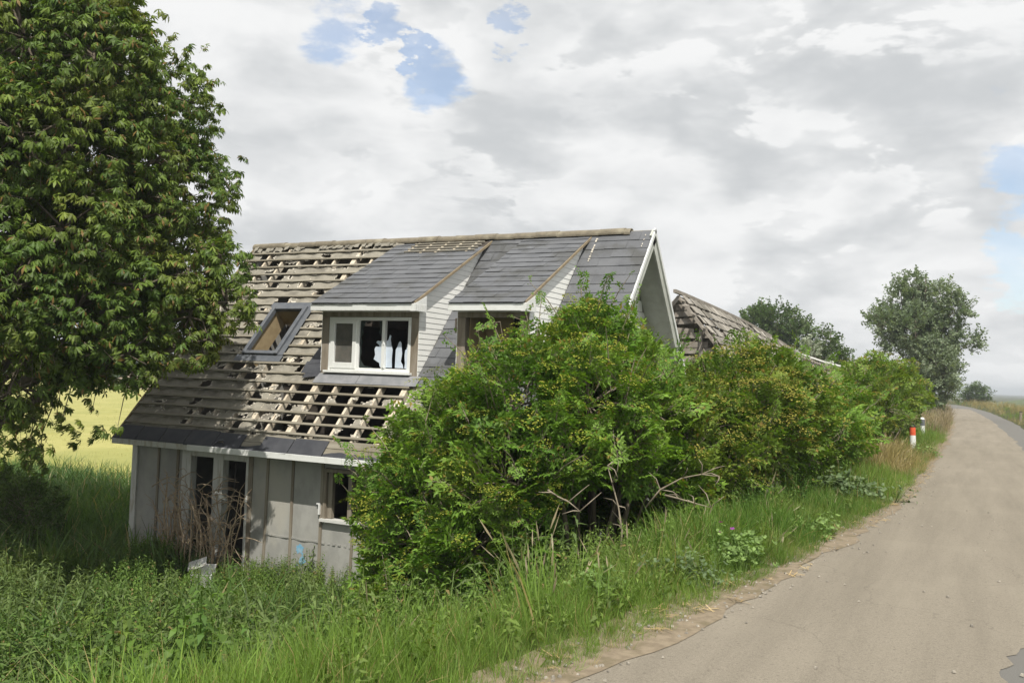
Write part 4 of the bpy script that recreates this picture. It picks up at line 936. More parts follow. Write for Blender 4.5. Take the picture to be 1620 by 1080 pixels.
# ------------------------------------------------------------------ horse chestnut on the left
LT = [(-13.0, 8.8, 6.48, 1.25), (-11.93, 9.2, 6.18, .95), (-11.75, 9.6, 6.53, 0.45), (-11.5, 9.8, 5.5, 0.5), (-11.85, 9.0, 4.84, .9), (-12.28, 8.4, 4.75, 1.05), (-11.45, 10.0, 4.75, 0.42), (-11.75, 9.8, 4.05, 0.8), (-11.45, 10.3, 4.0, 0.36), (-11.89, 8.8, 3.52, 1.0), (-11.25, 10.6, 3.06, 0.55), (-11.29, 9.8, 2.78, 0.75), (-11.78, 9.0, 2.24, .85), (-10.97, 10.4, 2.34, 0.58), (-12.1, 8.2, 2.55, .95), (-11.39, 9.6, 1.71, 0.6), (-12.45, 8.7, 1.15, 0.5), (-10.86, 10.2, 1.84, 0.40), (-11.96, 9.2, 1.45, 0.42), (-10.99, 10.8, 2.68, 0.46)]
LT += [(-14.2, 9.4, 8.2, 1.6), (-12.9, 9.6, 7.6, 1.1), (-12.6, 10.8, 6.0, 1.1), (-12.4, 11.2, 4.6, 1.1), (-12.3, 11.3, 3.3, 1.0), (-13.2, 11.4, 2.6, 1.1), (-14.4, 11.6, 3.6, 1.3), (-14.2, 11.4, 5.6, 1.4), (-13.6, 7.4, 4.6, 1.2), (-13.6, 7.6, 2.8, 1.2),
       (-15.4, 7.2, 5.4, 1.5), (-16.2, 9.0, 6.4, 1.6), (-15.6, 8.4, 3.0, 1.4), (-16.6, 10.6, 4.4, 1.5), (-15.4, 10.6, 7.6, 1.5), (-13.2, 8.6, 3.4, 1.1), (-14.0, 9.6, 4.4, 1.4), (-13.9, 9.2, 6.0, 1.4), (-17.6, 8.2, 3.6, 1.5), (-18.6, 9.6, 5.4, 1.7), (-17.4, 10.8, 7.2, 1.6), (-19.6, 10.6, 3.6, 1.6), (-18.0, 11.4, 2.2, 1.4), (-20.6, 9.2, 4.8, 1.6), (-16.4, 12.0, 2.4, 1.2), (-16.0, 9.0, 9.0, 1.4), (-10.75, 10.8, 3.15, .5), (-10.6, 10.8, 2.6, .5), (-10.75, 10.6, 2.0, .42), (-16.8, 9.6, 2.0, 1.2), (-15.2, 11.8, 2.2, 1.0), (-19.0, 11.6, 6.5, 1.6), (-21.5, 10.6, 3.0, 1.5)]
rng = np.random.default_rng(5); rr = random.Random(5)
CB = np.array([-14.8, 9.2, float(height(-14.8, 9.2)) - .1])
chest = empty('horse_chestnut_tree', tuple(CB), 'large dark horse chestnut tree overhanging the left end of the house', 'tree')
p, a, c = shell(rng, LT, 46, lo=.5, hi=1.15, keep=.64, pull=.14)
ax = a * np.array([1, 1, .55]) + rng.normal(0, .3, a.shape) + np.array([0, 0, -.05])
# twigs that hang low at the left edge of the crown
hang = []
for (x, y, z) in [(-12.55, 8.75, 1.0), (-12.3, 8.8, .85), (-12.7, 8.5, .9), (-12.9, 8.5, .8), (-12.1, 9.0, 1.0), (-11.75, 9.3, 1.1), (-12.75, 9.0, .7), (-12.5, 8.6, .75)]:
    for k in range(9): hang.append((x + rr.uniform(-.3, .35), y + rr.uniform(-.25, .25), z - rr.uniform(0, .75)))
hang = np.array(hang); hax = np.stack([rng.uniform(-.3, .8, len(hang)), rng.uniform(-.3, .5, len(hang)), rng.uniform(-.9, -.1, len(hang))], 1)
p = np.concatenate([p, hang]); ax = np.concatenate([ax, hax])
R = frames(ax, jit=.35, rng=rng); sc = rng.uniform(.19, .36, len(p)); p0 = p - R[:, :, 0] * sc[:, None] * .4
tint = np.clip(.4 + .8 * (vnoise(p[:, 0] * 1.1, p[:, 1] + p[:, 2] * 1.2, 7) - .5) + rng.normal(0, .25, len(p)), 0, 1)
stamp('crown', T_PA, rng.integers(0, len(T_PA), len(p)), p0 - CB, R, sc, [M['chestnut'], M['twig']], chest, tint)
mb = MB(-CB)
top = CB + np.array([.3, .3, 9.0])
mb.tube([CB, CB + V(.03, 0, .5), CB + V(.05, .05, 2.2), CB + V(.1, .1, 4.5), CB + V(.2, .2, 7), top], [.42, .34, .28, .22, .13, .05], 12)
mb.build('trunk', M['bark'], chest, smooth=True)
mb = MB(-CB)
for (x, y, z, r) in LT:
    t = V(x, y, z); s = CB + V(.08, .08, min(max(z - GZ - .8 - .25 * math.hypot(x - CB[0], y - CB[1]), 1.8), 8)); m1 = s + (t - s) * .5 + V(rr.uniform(-.2, .2), rr.uniform(-.2, .2), .35)
    mb.tube([s, (s + m1) / 2 + V(0, 0, .08), m1, (m1 + t) / 2 + V(rr.uniform(-.1, .1), rr.uniform(-.1, .1), .05), t], [.075, .06, .045, .03, .018], 7)
    for k in range(int(9 * r)):
        d = rng.normal(size=3); d /= np.linalg.norm(d); e = t + d * r * .95; mb.tube([t + V(*(d * r * .05)), t + d * r * .5 + V(rr.uniform(-.12, .12), rr.uniform(-.12, .12), .1 * r), e], [.022, .015, .006], 5, cap=False)
for h in hang[::5]: mb.tube([h + V(.1, .15, .9), h + V(rr.uniform(-.1, .1), .05, .4), h], [.012, .009, .005], 4, cap=False)
mb.build('limbs', M['bark'], chest, smooth=True)

# ------------------------------------------------------------------ poplar and the trees beyond the barn
def tree(name, base, label, lobes, tpls, leafm, per_m2, scale, seed, trunk_r, group=None, keep=.66):
    rng = np.random.default_rng(seed); rr = random.Random(seed); b0 = np.array([base[0], base[1], float(height(*base)) - .1])
    root = empty(name, tuple(b0), label, 'tree', group)
    p, a, c = shell(rng, lobes, per_m2, lo=.5, hi=1.2, keep=keep, pull=scale * .25)
    ok = p[:, 2] > height(p[:, 0], p[:, 1]) + .1; p, a = p[ok], a[ok]
    R = frames(a + rng.normal(0, .4, a.shape) + np.array([0, 0, .3]), jit=.5, rng=rng); sc = scale * rng.uniform(.65, 1.3, len(p))
    tint = np.clip(.45 + .9 * (vnoise(p[:, 0] * .8 + p[:, 1] * .3, p[:, 2] * .8, seed % 40) - .5) + rng.normal(0, .22, len(p)), 0, 1)
    stamp('crown', tpls, rng.integers(0, len(tpls), len(p)), p - R[:, :, 0] * sc[:, None] * .5 - b0, R, sc, [M[leafm], M['twig']], root, tint)
    mb = MB(-b0); zt = max(z + .4 * r for x, y, z, r in lobes); cx_ = float(np.mean([l[0] for l in lobes])); cy_ = float(np.mean([l[1] for l in lobes]))
    mb.tube([b0, b0 + (V(cx_, cy_, zt) - b0) * .3, b0 + (V(cx_, cy_, zt) - b0) * .65, V(cx_, cy_, zt)], [trunk_r, trunk_r * .75, trunk_r * .45, trunk_r * .12], 9)
    mb.build('trunk', M['bark'], root, smooth=True)
    mb = MB(-b0)
    for (x, y, z, r) in lobes:
        t = V(x, y, z); f = min(.85, max(.15, (z - b0[2]) / (zt - b0[2]) - .25)); s = b0 + (V(cx_, cy_, zt) - b0) * f
        mb.tube([s, (s + t) / 2 + V(rr.uniform(-.2, .2), 0, .2 * r), t], [trunk_r * .35, trunk_r * .22, trunk_r * .1], 5)
        for k in range(7):
            d = rng.normal(size=3); d /= np.linalg.norm(d); mb.tube([t + d * r * .03, t + d * r * .55 + V(0, 0, .06 * r), t + d * r], [trunk_r * .09, trunk_r * .06, trunk_r * .02], 4, cap=False)
    mb.build('limbs', M['bark'], root, smooth=True)
    return root
LP = [(-3.12, 58.0, 7.77, 1.1), (-4.13, 58.0, 6.66, 1.3), (-2.1, 58.0, 7.02, 1.4), (-0.78, 58.0, 6.29, 1.05), (-5.5, 58.0, 5.91, .95), (-3.36, 57.0, 5.12, 1.6), (-1.41, 58.0, 4.83, 1.45), (-0.42, 58.0, 4.48, 0.75), (-2.33, 57.0, 3.32, 1.5), (-1.12, 57.0, 2.64, 1.1), (-2.63, 57.0, 1.87, 1.0), (-4.69, 57.0, 4.37, 0.8), (-4.37, 57.0, 5.47, 1.15), (-1.53, 57.0, 1.64, 0.7),
      (-3.0, 59.5, 6.4, 1.5), (-2.2, 59.5, 4.2, 1.6), (-3.6, 59.2, 5.0, 1.4), (-2.2, 59.0, 2.0, 1.2), (-2.0, 57.2, .8, .9), (-3.2, 57.5, .9, 1.0)]
tree('poplar_tree', (-2.7, 58.2), 'tall grey green poplar standing by the road bend', [(x + (.25 if i % 3 else -.3), y, z, r * (.90 if i % 2 else .76)) for i, (x, y, z, r) in enumerate(LP)], T_PO, 'poplar', 17, .8, 31, .22)
tree('round_tree', (-14.4, 75.5), 'dark rounded tree rising behind the barn roof', [(-14.49, 75.0, 6.3, 2.0), (-12.98, 75.0, 5.4, 1.7), (-15.75, 75.0, 6.0, 1.8), (-13.7, 75.0, 4.4, 2.0), (-16.2, 75, 4.2, 1.8), (-14.6, 76.5, 4.5, 2.2), (-12.2, 75, 3.6, 1.5), (-14.5, 75, 2.4, 2.0)], T_PO, 'farleaf', 9, 1.2, 32, .3, 'trees beyond the barn')
tree('pointed_tree', (-8.4, 62.3), 'small dark pointed tree right of the rounded tree', [(-8.53, 62.0, 4.4, 0.85), (-8.13, 62.0, 3.6, 1.0), (-8.74, 62.0, 5.0, 0.55), (-8.9, 62.2, 3.2, .9), (-8.3, 62, 2.2, 1.1), (-7.7, 62, 2.6, .8)], T_PO, 'farleaf', 13, .9, 33, .14, 'trees beyond the barn')
tree('silvery_tree', (-7.5, 50.2), 'pale silvery leaved tree in front of the dark pointed tree', [(-7.61, 50.0, 3.6, 0.6), (-7.4, 50.0, 3.1, .6), (-7.9, 50.2, 2.9, .55), (-7.2, 50, 2.5, .6), (-7.6, 50, 2.0, .8)], T_PO, 'silver', 14, .7, 34, .1, 'trees beyond the barn')
plant('bush', (-7.6, 66.0), 'dark bush at the foot of the pointed tree', 'bush', [(-7.81, 66.0, 3.0, 0.9), (-7.0, 66, 2.6, .9), (-6.2, 66, 2.3, .9), (-8.6, 66, 2.6, 1.0), (-7.4, 66, 1.4, 1.2), (-6.2, 66, 1.0, 1.1), (-5.2, 66, 1.6, 1.0)], T_PO, 'farleaf', 12, .9, 35, stem_r=.05, group='distant bushes', jit=.5)
plant('bush', (0.3, 140.0), 'small round dark bush at the far end of the road', 'bush', [(.1, 140, 1.6, 1.2), (1.3, 140, 1.35, 1.1), (-1.0, 140, 1.2, 1.1), (.4, 140.5, 1.0, 1.3)], T_PO, 'farleaf', 9, 1.2, 36, stem_r=.05, group='distant bushes', jit=.5)
plant('bush', (-15.0, 26.5), 'green bush glimpsed through the skylight behind the house', 'bush', [(-15.5, 26, 1.6, 1.2), (-16.8, 26.5, 1.2, 1.2), (-15.2, 27, .3, 1.3), (-16.5, 26.5, 0, 1.3), (-14.3, 26, .2, 1.0)], T_SI, 'elder', 12, .7, 37, stem_r=.05, jit=.5)

plant('bush', (-17.5, 12.6), 'dark shaded bush under the left side of the chestnut', 'bush', [(-17.4, 12.4, -1.6, .8), (-18.6, 12.6, -1.5, .85), (-16.6, 12.0, -1.8, .6), (-19.8, 13.0, -1.6, .9), (-21.0, 13.4, -1.7, .9)], T_SI, 'farleaf', 55, .4, 38, stem_r=.03)
# distant hedges and trees across the fields
def farmass(name, x0, x1, y, z0, hh, seed, label=None, n=420, s=2.6):
    rng = np.random.default_rng(seed); x = rng.uniform(x0, x1, n); prof = hh * (.45 + .8 * vnoise(x * .045, x * 0 + seed, seed) * vnoise(x * .15, x * 0, seed + 1) ** .5)
    z = z0 + rng.random(n) ** .8 * prof; pos = np.stack([x, y + rng.uniform(-3, 3, n), z], 1)
    o = stamp(name, T_PO, rng.integers(0, len(T_PO), n), pos, frames(rng.normal(size=(n, 3)), jit=.6, rng=rng), s * rng.uniform(.7, 1.4, n), [M['farleaf'], M['bark']], None, rng.random(n)); tag(o, kind='stuff')
    return o
farmass('hedgerow', -260, -60, 116, -2.4, 2.6, 41, n=1500, s=1.9)
farmass('far_woods', -520, -120, 330, -2.4, 9, 42, n=1600, s=5)
farmass('far_woods', -120, -30, 420, -2.4, 6, 43, n=500, s=4)

# ------------------------------------------------------------------ the ruined barn behind the bushes
AX = -7.19; AY0, AY1 = 24.0, 58.0
barn = empty('ruined_barn', (AX, AY0, GZ), 'ruined long barn with sagging mossy roof and bare rafters beyond the bushes', 'barn')
rr = random.Random(9)
def ridge_z(y): return float(np.interp(y, [24, 27.8, 32.2, 38.2, 42, 48, 61], [3.95, 3.85, 3.70, 3.36, 3.08, 2.92, 2.78])) - GZ
BP = 1.22
def BR(x, y, h=0.0):                           # right slope: x metres out from the ridge
    return V(x, y - AY0, ridge_z(y) - x * BP + h - .05 * math.sin(y * 1.3) * x * .15)
def BL(x, y, h=0.0): return V(-x, y - AY0, ridge_z(y) - x * BP + h)
XE = 2.9
tiles = MB()
y = AY0 + .1
while y < AY1:
    for k in range(13):
        x = .06 + k * .22
        n_ = float(vnoise(y * .35, k * .35, 4)) * .7 + .3 * rr.random()
        if n_ < .33 + max(0, y - 38) * .03 or rr.random() < .10: continue
        a0 = BR(x, y, .05 + rr.uniform(0, .03)); a1 = BR(x, y + .225, .05 + rr.uniform(0, .03)); b0 = BR(x + .20, y, .075 + rr.uniform(0, .03)); up = V(.010, 0, .012)
        tiles.obox(a0, a1 - a0, b0 - a0, up)
    y += .24
y = AY0 + .1
while y < AY1:
    for k in range(7):
        x = .06 + k * .44
        if rr.random() < .14: continue
        a0 = BL(x, y, .05 + rr.uniform(0, .03)); a1 = BL(x, y + .66, .05 + rr.uniform(0, .03)); b0 = BL(x + .48, y, .075 + rr.uniform(0, .03)); tiles.obox(a0, a1 - a0, b0 - a0, V(-.010, 0, .012))
    y += .67
tiles.build('roof_tiles', M['barntile'], barn)
for i, y in enumerate(np.arange(AY0, AY1, .9)):
    for S in (BR, BL):
        b = MB(); a0 = S(0, y); a1 = S(XE, y); b.obox(a0, V(0, .07, 0), a1 - a0, V(0, 0, -.13)); b.build('rafter', M['barnwood'], barn)
for k in range(10):
    x = .12 + k * .3
    b = MB(); y = AY0 - .35
    while y < AY1 - 1: p0 = BR(x, y, .004); p1 = BR(x, y + 1.15, .004); b.obox(p0, p1 - p0, V(.05, 0, -.05), V(0, 0, .028)); y += 1.15
    b.build('batten', M['barnwood'], barn)
b = MB(); y = AY0 - .4
while y < AY1: p0 = V(-.04, y - AY0, ridge_z(y) + .02); p1 = V(-.04, y + 1 - AY0, ridge_z(y + 1) + .02); b.obox(p0, p1 - p0, V(.08, 0, 0), V(0, 0, .09)); y += 1.0
b.build('ridge_board', M['barnwood'], barn)
b = MB()                                        # gable frame: slanting studs and a broken tie
for x in np.linspace(-2.4, 2.4, 9):
    if rr.random() < .15: continue
    zt_ = ridge_z(AY0) - abs(x) * BP - .08; b.box(x - .04, x + .04, .1, .18, .0, zt_)
for z in np.arange(1.9, 6.1, .2):
    hw = max(.1, (ridge_z(AY0) - z) / BP - .1); b.obox(V(-hw + rr.uniform(0, .3), .19 + rr.uniform(0, .02), z), V(hw * rr.uniform(1.3, 1.9), 0, rr.uniform(-.06, .06)), V(0, .02, 0), V(0, 0, .15))
b.build('gable_frame', M['barnwood'], barn)
for k in range(5):
    x = .3 + k * .5; b = MB(); p0 = BR(x, AY0 - .1, .06); p1 = BR(x + .05, AY0 - .55 - rr.uniform(0, .4), .1 + rr.uniform(-.1, .2)); b.obox(p0, p1 - p0, V(.05, 0, -.03), V(0, 0, .03)); b.build('broken_batten', M['barnwood'], barn)
b = MB(); b.box(XE - .45, XE - .3, .1, AY1 - AY0, 0, 2.4); b.box(-XE + .3, -XE + .45, .1, AY1 - AY0, 0, 2.4); b.box(-XE + .45, XE - .45, 33.8, 33.95, 0, 3.2); b.build('wall', M['barnwood'], barn)
b = MB(); y = 40.
while y < AY1 + 2: p0 = V(.25 + (y - 40) * .02, y - AY0, ridge_z(y) - .05); b.obox(p0, V(.02, .95, (ridge_z(y + 1) - ridge_z(y))), V(.16, 0, -.10), V(0, 0, .03)); y += .97
b.build('white_edge_board', M['dirtywhite'], barn)
b = MB(); o = BR(1.0, 30, .16); b.obox(o, BR(1.0, 30.1, .16) - o, BR(1.9, 30, .16) - o, V(0, 0, .05)); o2_ = BR(1.0, 31.0, .16); b.obox(o2_, BR(1.0, 31.1, .16) - o2_, BR(1.9, 31.0, .16) - o2_, V(0, 0, .05)); b.obox(o, BR(1.0, 31.1, .16) - o, BR(1.08, 30, .16) - o, V(0, 0, .06)); b.build('loose_window_frame', M['barnwood'], barn)

# ------------------------------------------------------------------ marker posts on the verge
def ring(mb, cx, cy, z0, z1, r0, r1, mi=0, n=14, flat=.8):
    mb.add([(cx + r * math.cos(2 * math.pi * k / n), cy + r * flat * math.sin(2 * math.pi * k / n), z) for z, r in ((z0, r0), (z1, r1)) for k in range(n)],
           [(k, (k + 1) % n, n + (k + 1) % n, n + k) for k in range(n)] + [tuple(range(n))[::-1], tuple(range(n, 2 * n))], mi)
def marker(x, y, rz, hgt, label, orange=True, lean=0.0):
    z = float(height(x, y)); o = empty('marker_post', (x, y, z), label, 'marker post', 'marker posts along the verge', rz); o.rotation_euler = (0, lean, rz)
    b = MB(); ring(b, 0, 0, -.2, .05, .052, .052); b.build('base', M['black'], o)
    b = MB(); ring(b, 0, 0, .051, hgt * .60, .075, .075, n=20); b.build('post', M['white'], o, bevel=.006)
    b = MB(); ring(b, 0, 0, hgt * .602, hgt * .90, .077, .074, n=20); b.build('reflector', M['orange'] if orange else M['skyframe'], o)
    b = MB(); ring(b, 0, 0, hgt * .901, hgt * .955, .076, .064, n=20); ring(b, 0, 0, hgt * .9552, hgt, .064, .03, n=20); b.build('cap', M['black'] if orange else M['white'], o)
    return o
marker(-1.42, 26.3, .3, .70, 'white marker post with an orange reflector and black cap on the verge', True, -.04)
marker(-1.56, 34.5, .2, .72, 'white marker post with a grey band behind the orange one', False, -.05)
for (x, y, l) in [(2.45, 62, 'dark stubby post on the right verge, farthest along the road'), (2.75, 53, 'dark stubby post on the right verge, middle of three'), (3.0, 47.5, 'dark stubby post on the right verge, nearest of three')]:
    z = float(height(x, y)); o = empty('verge_post', (x, y, z), l, 'post', 'dark posts on the right verge')
    b = MB(); b.prism([(-.07, -.07, -.1), (.07, -.07, -.1), (.07, .07, -.1), (-.07, .07, -.1)], (.02, 0, .62)); b.build('post', M['stud'], o, bevel=.015)
    b = MB(); b.box(-.06, .10, -.08, .08, .52, .56); b.build('cap', M['black'], o, bevel=.01)
# litter
def crumple(name, loc, sx, sy, sz, m, label, cat, seed):
    r = random.Random(seed); mb = MB(); n = 9; vs = []
    for i in range(n):
        for j in range(n):
            u, w = i / (n - 1) - .5, j / (n - 1) - .5; vs.append((u * sx + r.uniform(-.1, .1) * sx, w * sy + r.uniform(-.1, .1) * sy, sz * max(0, 1 - 3.2 * (u * u + w * w)) * r.uniform(.5, 1.1) + .01))
    fs = [(i * n + j, (i + 1) * n + j, (i + 1) * n + j + 1, i * n + j + 1) for i in range(n - 1) for j in range(n - 1)]
    mb.add(vs, fs); o = mb.build(name, m); o.location = loc; tag(o, label, cat); return o
crumple('plastic_bag', (2.55, 46.0, float(height(2.55, 46)) + .02), .55, .45, .22, M['litter'], 'crumpled white plastic bag lying on the right verge', 'litter', 3)
bc = empty('broken_box', (HX + 2.95, HY - .35, GZ + .02), 'white broken box lying in the nettles before the door', 'box', rz=.5)
b = MB(); b.box(-.18, .18, -.14, .14, 0, .02); b.box(-.18, -.16, -.14, .14, .021, .34); b.box(.16, .18, -.14, .14, .021, .22); b.obox((-.159, -.14, .021), (.318, 0, 0), (0, .02, 0), (0, -.10, .22)); b.obox((-.159, .12, .021), (.318, 0, 0), (0, .02, 0), (0, .08, .32)); b.box(-.159, .159, -.07, .07, .15, .165); b.build('box', M['litter'], bc)
b = MB(); b.obox((-.22, -.20, .29), (.30, .05, .10), (-.06, .24, .09), (0, 0, .015)); b.build('lid', M['dirtywhite'], bc)
# dead bramble across the doorways
db = empty('dead_bramble', (HX + 2.3, HY + .2, GZ), 'dead leafless brown bramble sprawling across the two doorways', 'bramble')
b = MB(); rr = random.Random(21)
for k in range(60):
    x0 = rr.uniform(-1.0, 1.0); s = V(x0 * .8, rr.uniform(-.35, .1), 0.0); a = rr.uniform(-1, 1); hgt = rr.uniform(.9, 2.5); reach = a * rr.uniform(.3, .9)
    pts = [s + V(reach * f ** 1.5 + rr.uniform(-.04, .04), .04 * math.sin(f * 5) + rr.uniform(-.04, .04), hgt * (f - .25 * f ** 3)) for f in np.linspace(0, 1, 7)]
    w = rr.uniform(.009, .016); b.tube(pts, [w * q_ for q_ in (1, .95, .9, .8, .7, .55, .3)], 5)
    for j in range(3):
        i = rr.randrange(2, 6); p0 = pts[i]; e = p0 + V(rr.uniform(-.4, .4), rr.uniform(-.1, .06), rr.uniform(-.15, .35)); b.tube([p0, (p0 + e) / 2 + V(rr.uniform(-.05, .05), 0, .04), e], [w * .6, w * .45, w * .2], 4)
for k in range(34):
    x0 = rr.uniform(-1.0, .5); z0 = rr.uniform(.35, 2.0); L_ = rr.uniform(.4, 1.1); y0_ = rr.uniform(-.3, .08); up = rr.uniform(-.35, .35)
    b.tube([V(x0 + L_ * f, y0_ + .05 * math.sin(f * 4 + k), z0 + up * f + .16 * math.sin(f * 3.1) + rr.uniform(-.015, .015)) for f in np.linspace(0, 1, 7)], [.009, .009, .008, .007, .006, .005, .003], 4)
b.build('canes', M['deadtwig'], db, smooth=True)
b = MB(); b.add([(.42, -.10, 1.62), (.62, -.12, 1.56), (.66, -.08, 1.48), (.50, -.09, 1.50)], [(0, 1, 2, 3)]); b.build('rag', M['litter'], db)

# bare branches poking out of the elder and lying on its skirt
def bare_branch(loc, segs, label, seed):
    r = random.Random(seed); o = empty('bare_branch', loc, label, 'branch', 'bare branches by the elder'); b = MB(); P0 = [V(*q) for q in segs]
    b.tube(P0, list(np.linspace(.011, .004, len(P0))), 6)
    for k in range(1, len(P0)):
        for j in range(2):
            e = P0[k] + V(r.uniform(-.2, .2), r.uniform(-.15, .15), r.uniform(-.1, .25)); b.tube([P0[k], (P0[k] + e) / 2 + V(.02, 0, .02), e], [.007, .005, .002], 4)
    b.build('wood', M['twig'], o, smooth=True); return o
bare_branch((-3.0, 8.35, -.15), [(0, 0, 0), (0, .02, .30), (-.05, .03, .53), (-.13, .06, .74), (-.2, .1, .9)], 'upright bleached branch beside the dark hollow under the elder', 1)
bare_branch((-2.98, 9.0, .30), [(0, 0, 0), (.15, 0, .2), (.36, .05, .33), (.55, .08, .38), (.72, .1, .37)], 'bleached branch curving right above the verge beside the elder', 2)
bare_branch((-2.75, 8.9, .46), [(0, 0, 0), (.14, .0, -.02), (.30, .0, -.05), (.46, .02, -.08)], 'short bleached branch lying level on the skirt of the elder', 3)
bare_branch((-3.62, 7.98, .52), [(0, 0, 0), (.1, 0, -.05), (.22, .0, -.09), (.33, .02, -.17)], 'drooping bleached branch at the front of the elder', 4)

# ------------------------------------------------------------------ ground plants (nobody could count them)
rng = np.random.default_rng(77)
def scatter(n, x0, x1, y0, y1, ok):
    x = rng.uniform(x0, x1, n); y = rng.uniform(y0, y1, n); k = ok(x, y); return x[k], y[k]
def stuff(name, tpls, x, y, sc, mats, lean=.12, dz=0.0, tintf=None):
    z = height(x, y) + dz; n = len(x); tint = np.clip(.45 + 1.0 * (vnoise(x * .7, y * .7, 31) - .5) + rng.normal(0, .22, n), 0, 1) if tintf is None else tintf
    o = stamp(name, tpls, rng.integers(0, len(tpls), n), np.stack([x, y, z], 1), zframes(rng, n, lean), sc, mats, None, tint); tag(o, kind='stuff'); return o
def inhouse(x, y): return (x > HX + .1) & (x < HX + 9.3) & (y > HY + .42) & (y < HY + 7.3)
def dd(x, y): return le(y) - x
# nettles and brambles in the hollow and on the bank
x, y = scatter(13000, -17.5, -3.0, 2.5, 13.3, lambda x, y: (dd(x, y) > 1.9 + 1.2 * vnoise(x * .6, y * .6, 2)) & ~inhouse(x, y) & (y > 1.0 + (-x) * .22) & (y < 12.95))
kbox = ((x - (HX + 2.95)) / .45) ** 2 + ((y - (HY - .75)) / .75) ** 2
hgt = .30 + .70 * vnoise(x * .75, y * .75, 12) + .32 * vnoise(x * 2.1, y * 2.1, 13); hgt *= np.where(y > 9.5, .62, 1) * rng.uniform(.75, 1.15, len(x)) * np.where(kbox < 1, .5, 1)
stuff('nettle_undergrowth', T_NE, x, y, hgt, [M['nettle'], M['nettle']], .16)
x, y = scatter(2600, -17.5, -3.0, 2.5, 12.7, lambda x, y: (dd(x, y) > 2.2) & ~inhouse(x, y) & (y > 1.0 + (-x) * .22) & (vnoise(x * .45, y * .45, 51) > .42))
hgt = rng.uniform(.7, 1.2, len(x)) * np.where(y > 9.5, .62, 1) * np.where(((x - (HX + 2.95)) / .5) ** 2 + ((y - (HY - .75)) / .8) ** 2 < 1, .3, 1)
stuff('willowherb', T_WH, x, y, hgt, [M['willowherb'], M['willowherb']], .22)
# taller grass and reeds mixed into them
x, y = scatter(1700, -18, -4.5, 3.0, 12.9, lambda x, y: (dd(x, y) > 3) & ~inhouse(x, y) & (vnoise(x * .5, y * .5, 6) > .45))
stuff('hollow_grass', T_RE, x, y, rng.uniform(.7, 1.25, len(x)), [M['reed'], M['reed']], .2)
# verge grass
def vergeok(x, y): return (dd(x, y) > -.02 + .2 * vnoise(y * 1.1, y * 0, 21)) & (dd(x, y) < 3.9 - .9 * vnoise(x, y, 2))
x, y = scatter(26000, -7, -.7, 2.2, 14, vergeok)
hgt = (.22 + .36 * vnoise(x * .8, y * .8, 14)) * rng.uniform(.7, 1.25, len(x)) * np.clip(.35 + dd(x, y) * .9, .4, 1.15)
kp = rng.random(len(x)) < np.clip(1.45 - .42 * dd(x, y), .30, 1); x, y, hgt = x[kp], y[kp], hgt[kp] * rng.uniform(.7, 1.15, int(kp.sum()))
stuff('verge_grass', T_GR, x, y, hgt, [M['grass'], M['grass']], .30)
x, y = scatter(16000, -7, -.4, 14, 60, lambda x, y: vergeok(x, y) & (rng.random(len(x)) < np.clip(28 / y, .3, 1)))
kpost = np.minimum(((x + 1.42 - (26.3 - y) * .02) / .28) ** 2 + ((y - 25.3) / 1.5) ** 2, ((x + 1.56) / .25) ** 2 + ((y - 33.6) / 1.2) ** 2)
hgt = np.where(kpost < 1, .35, 1) * (.3 + .4 * vnoise(x * .8, y * .5, 15)) * rng.uniform(.7, 1.25, len(x)) * np.clip(.4 + dd(x, y) * .8, .4, 1.1)
dryw = (vnoise(x * .6, y * .25, 17) > .42) & (y > 17)
stuff('verge_grass', T_GR, x[~dryw], y[~dryw], hgt[~dryw], [M['grass'], M['grass']], .22)
stuff('dry_grass', T_GH, x[dryw], y[dryw], hgt[dryw] * 1.15, [M['drygrass'], M['drygrass']], .25)
x, y = scatter(200, -7, -1, 4.5, 14, lambda x, y: (dd(x, y) > .25) & (dd(x, y) < 3.6))
stuff('seeding_grass', T_GH, x, y, rng.uniform(.4, .85, len(x)), [M['grass'], M['pinkgrass']], .2)
# dry fringe at the tarmac
x, y = scatter(5200, -3.2, -.4, 2.5, 34, lambda x, y: (dd(x, y) > .02) & (dd(x, y) < .42))
stuff('dry_fringe', T_GR, x, y, rng.uniform(.05, .17, len(x)), [M['drygrass'], M['drygrass']], .45)
x, y = scatter(15000, -3.4, -.4, 2.3, 26, lambda x, y: (dd(x, y) > .02 + .14 * vnoise(y * 1.6, y * 0, 71)) & (dd(x, y) < .75))
stuff('edge_grass', T_GR, x, y, rng.uniform(.07, .24, len(x)), [M['grass'], M['grass']], .4)
# low leafy weeds of the verge
x, y = scatter(5200, -6, -1, 3.6, 30, lambda x, y: (dd(x, y) > .35) & (dd(x, y) < 3.0) & (vnoise(x * .9, y * .7, 23) > .40))
stuff('verge_weeds', T_NL, x, y, rng.uniform(.14, .34, len(x)), [M['weed'], M['weed']], .3)
x, y = scatter(8200, -6.2, -1.9, 4.0, 22, lambda x, y: (dd(x, y) > .75 + .7 * vnoise(x, y, 61)) & (dd(x, y) < 3.6))
stuff('bank_nettles', T_NE, x, y, rng.uniform(.28, .62, len(x)), [M['nettle'], M['nettle']], .2)
# far verge by the poplar: dead seeding stalks
x, y = scatter(2600, -4.5, 1, 36, 80, lambda x, y: (dd(x, y) > .1) & (dd(x, y) < 2.2))
stuff('dry_stalks', T_GH, x, y, rng.uniform(.5, 1.0, len(x)), [M['pinkgrass'], M['pinkgrass']], .2)
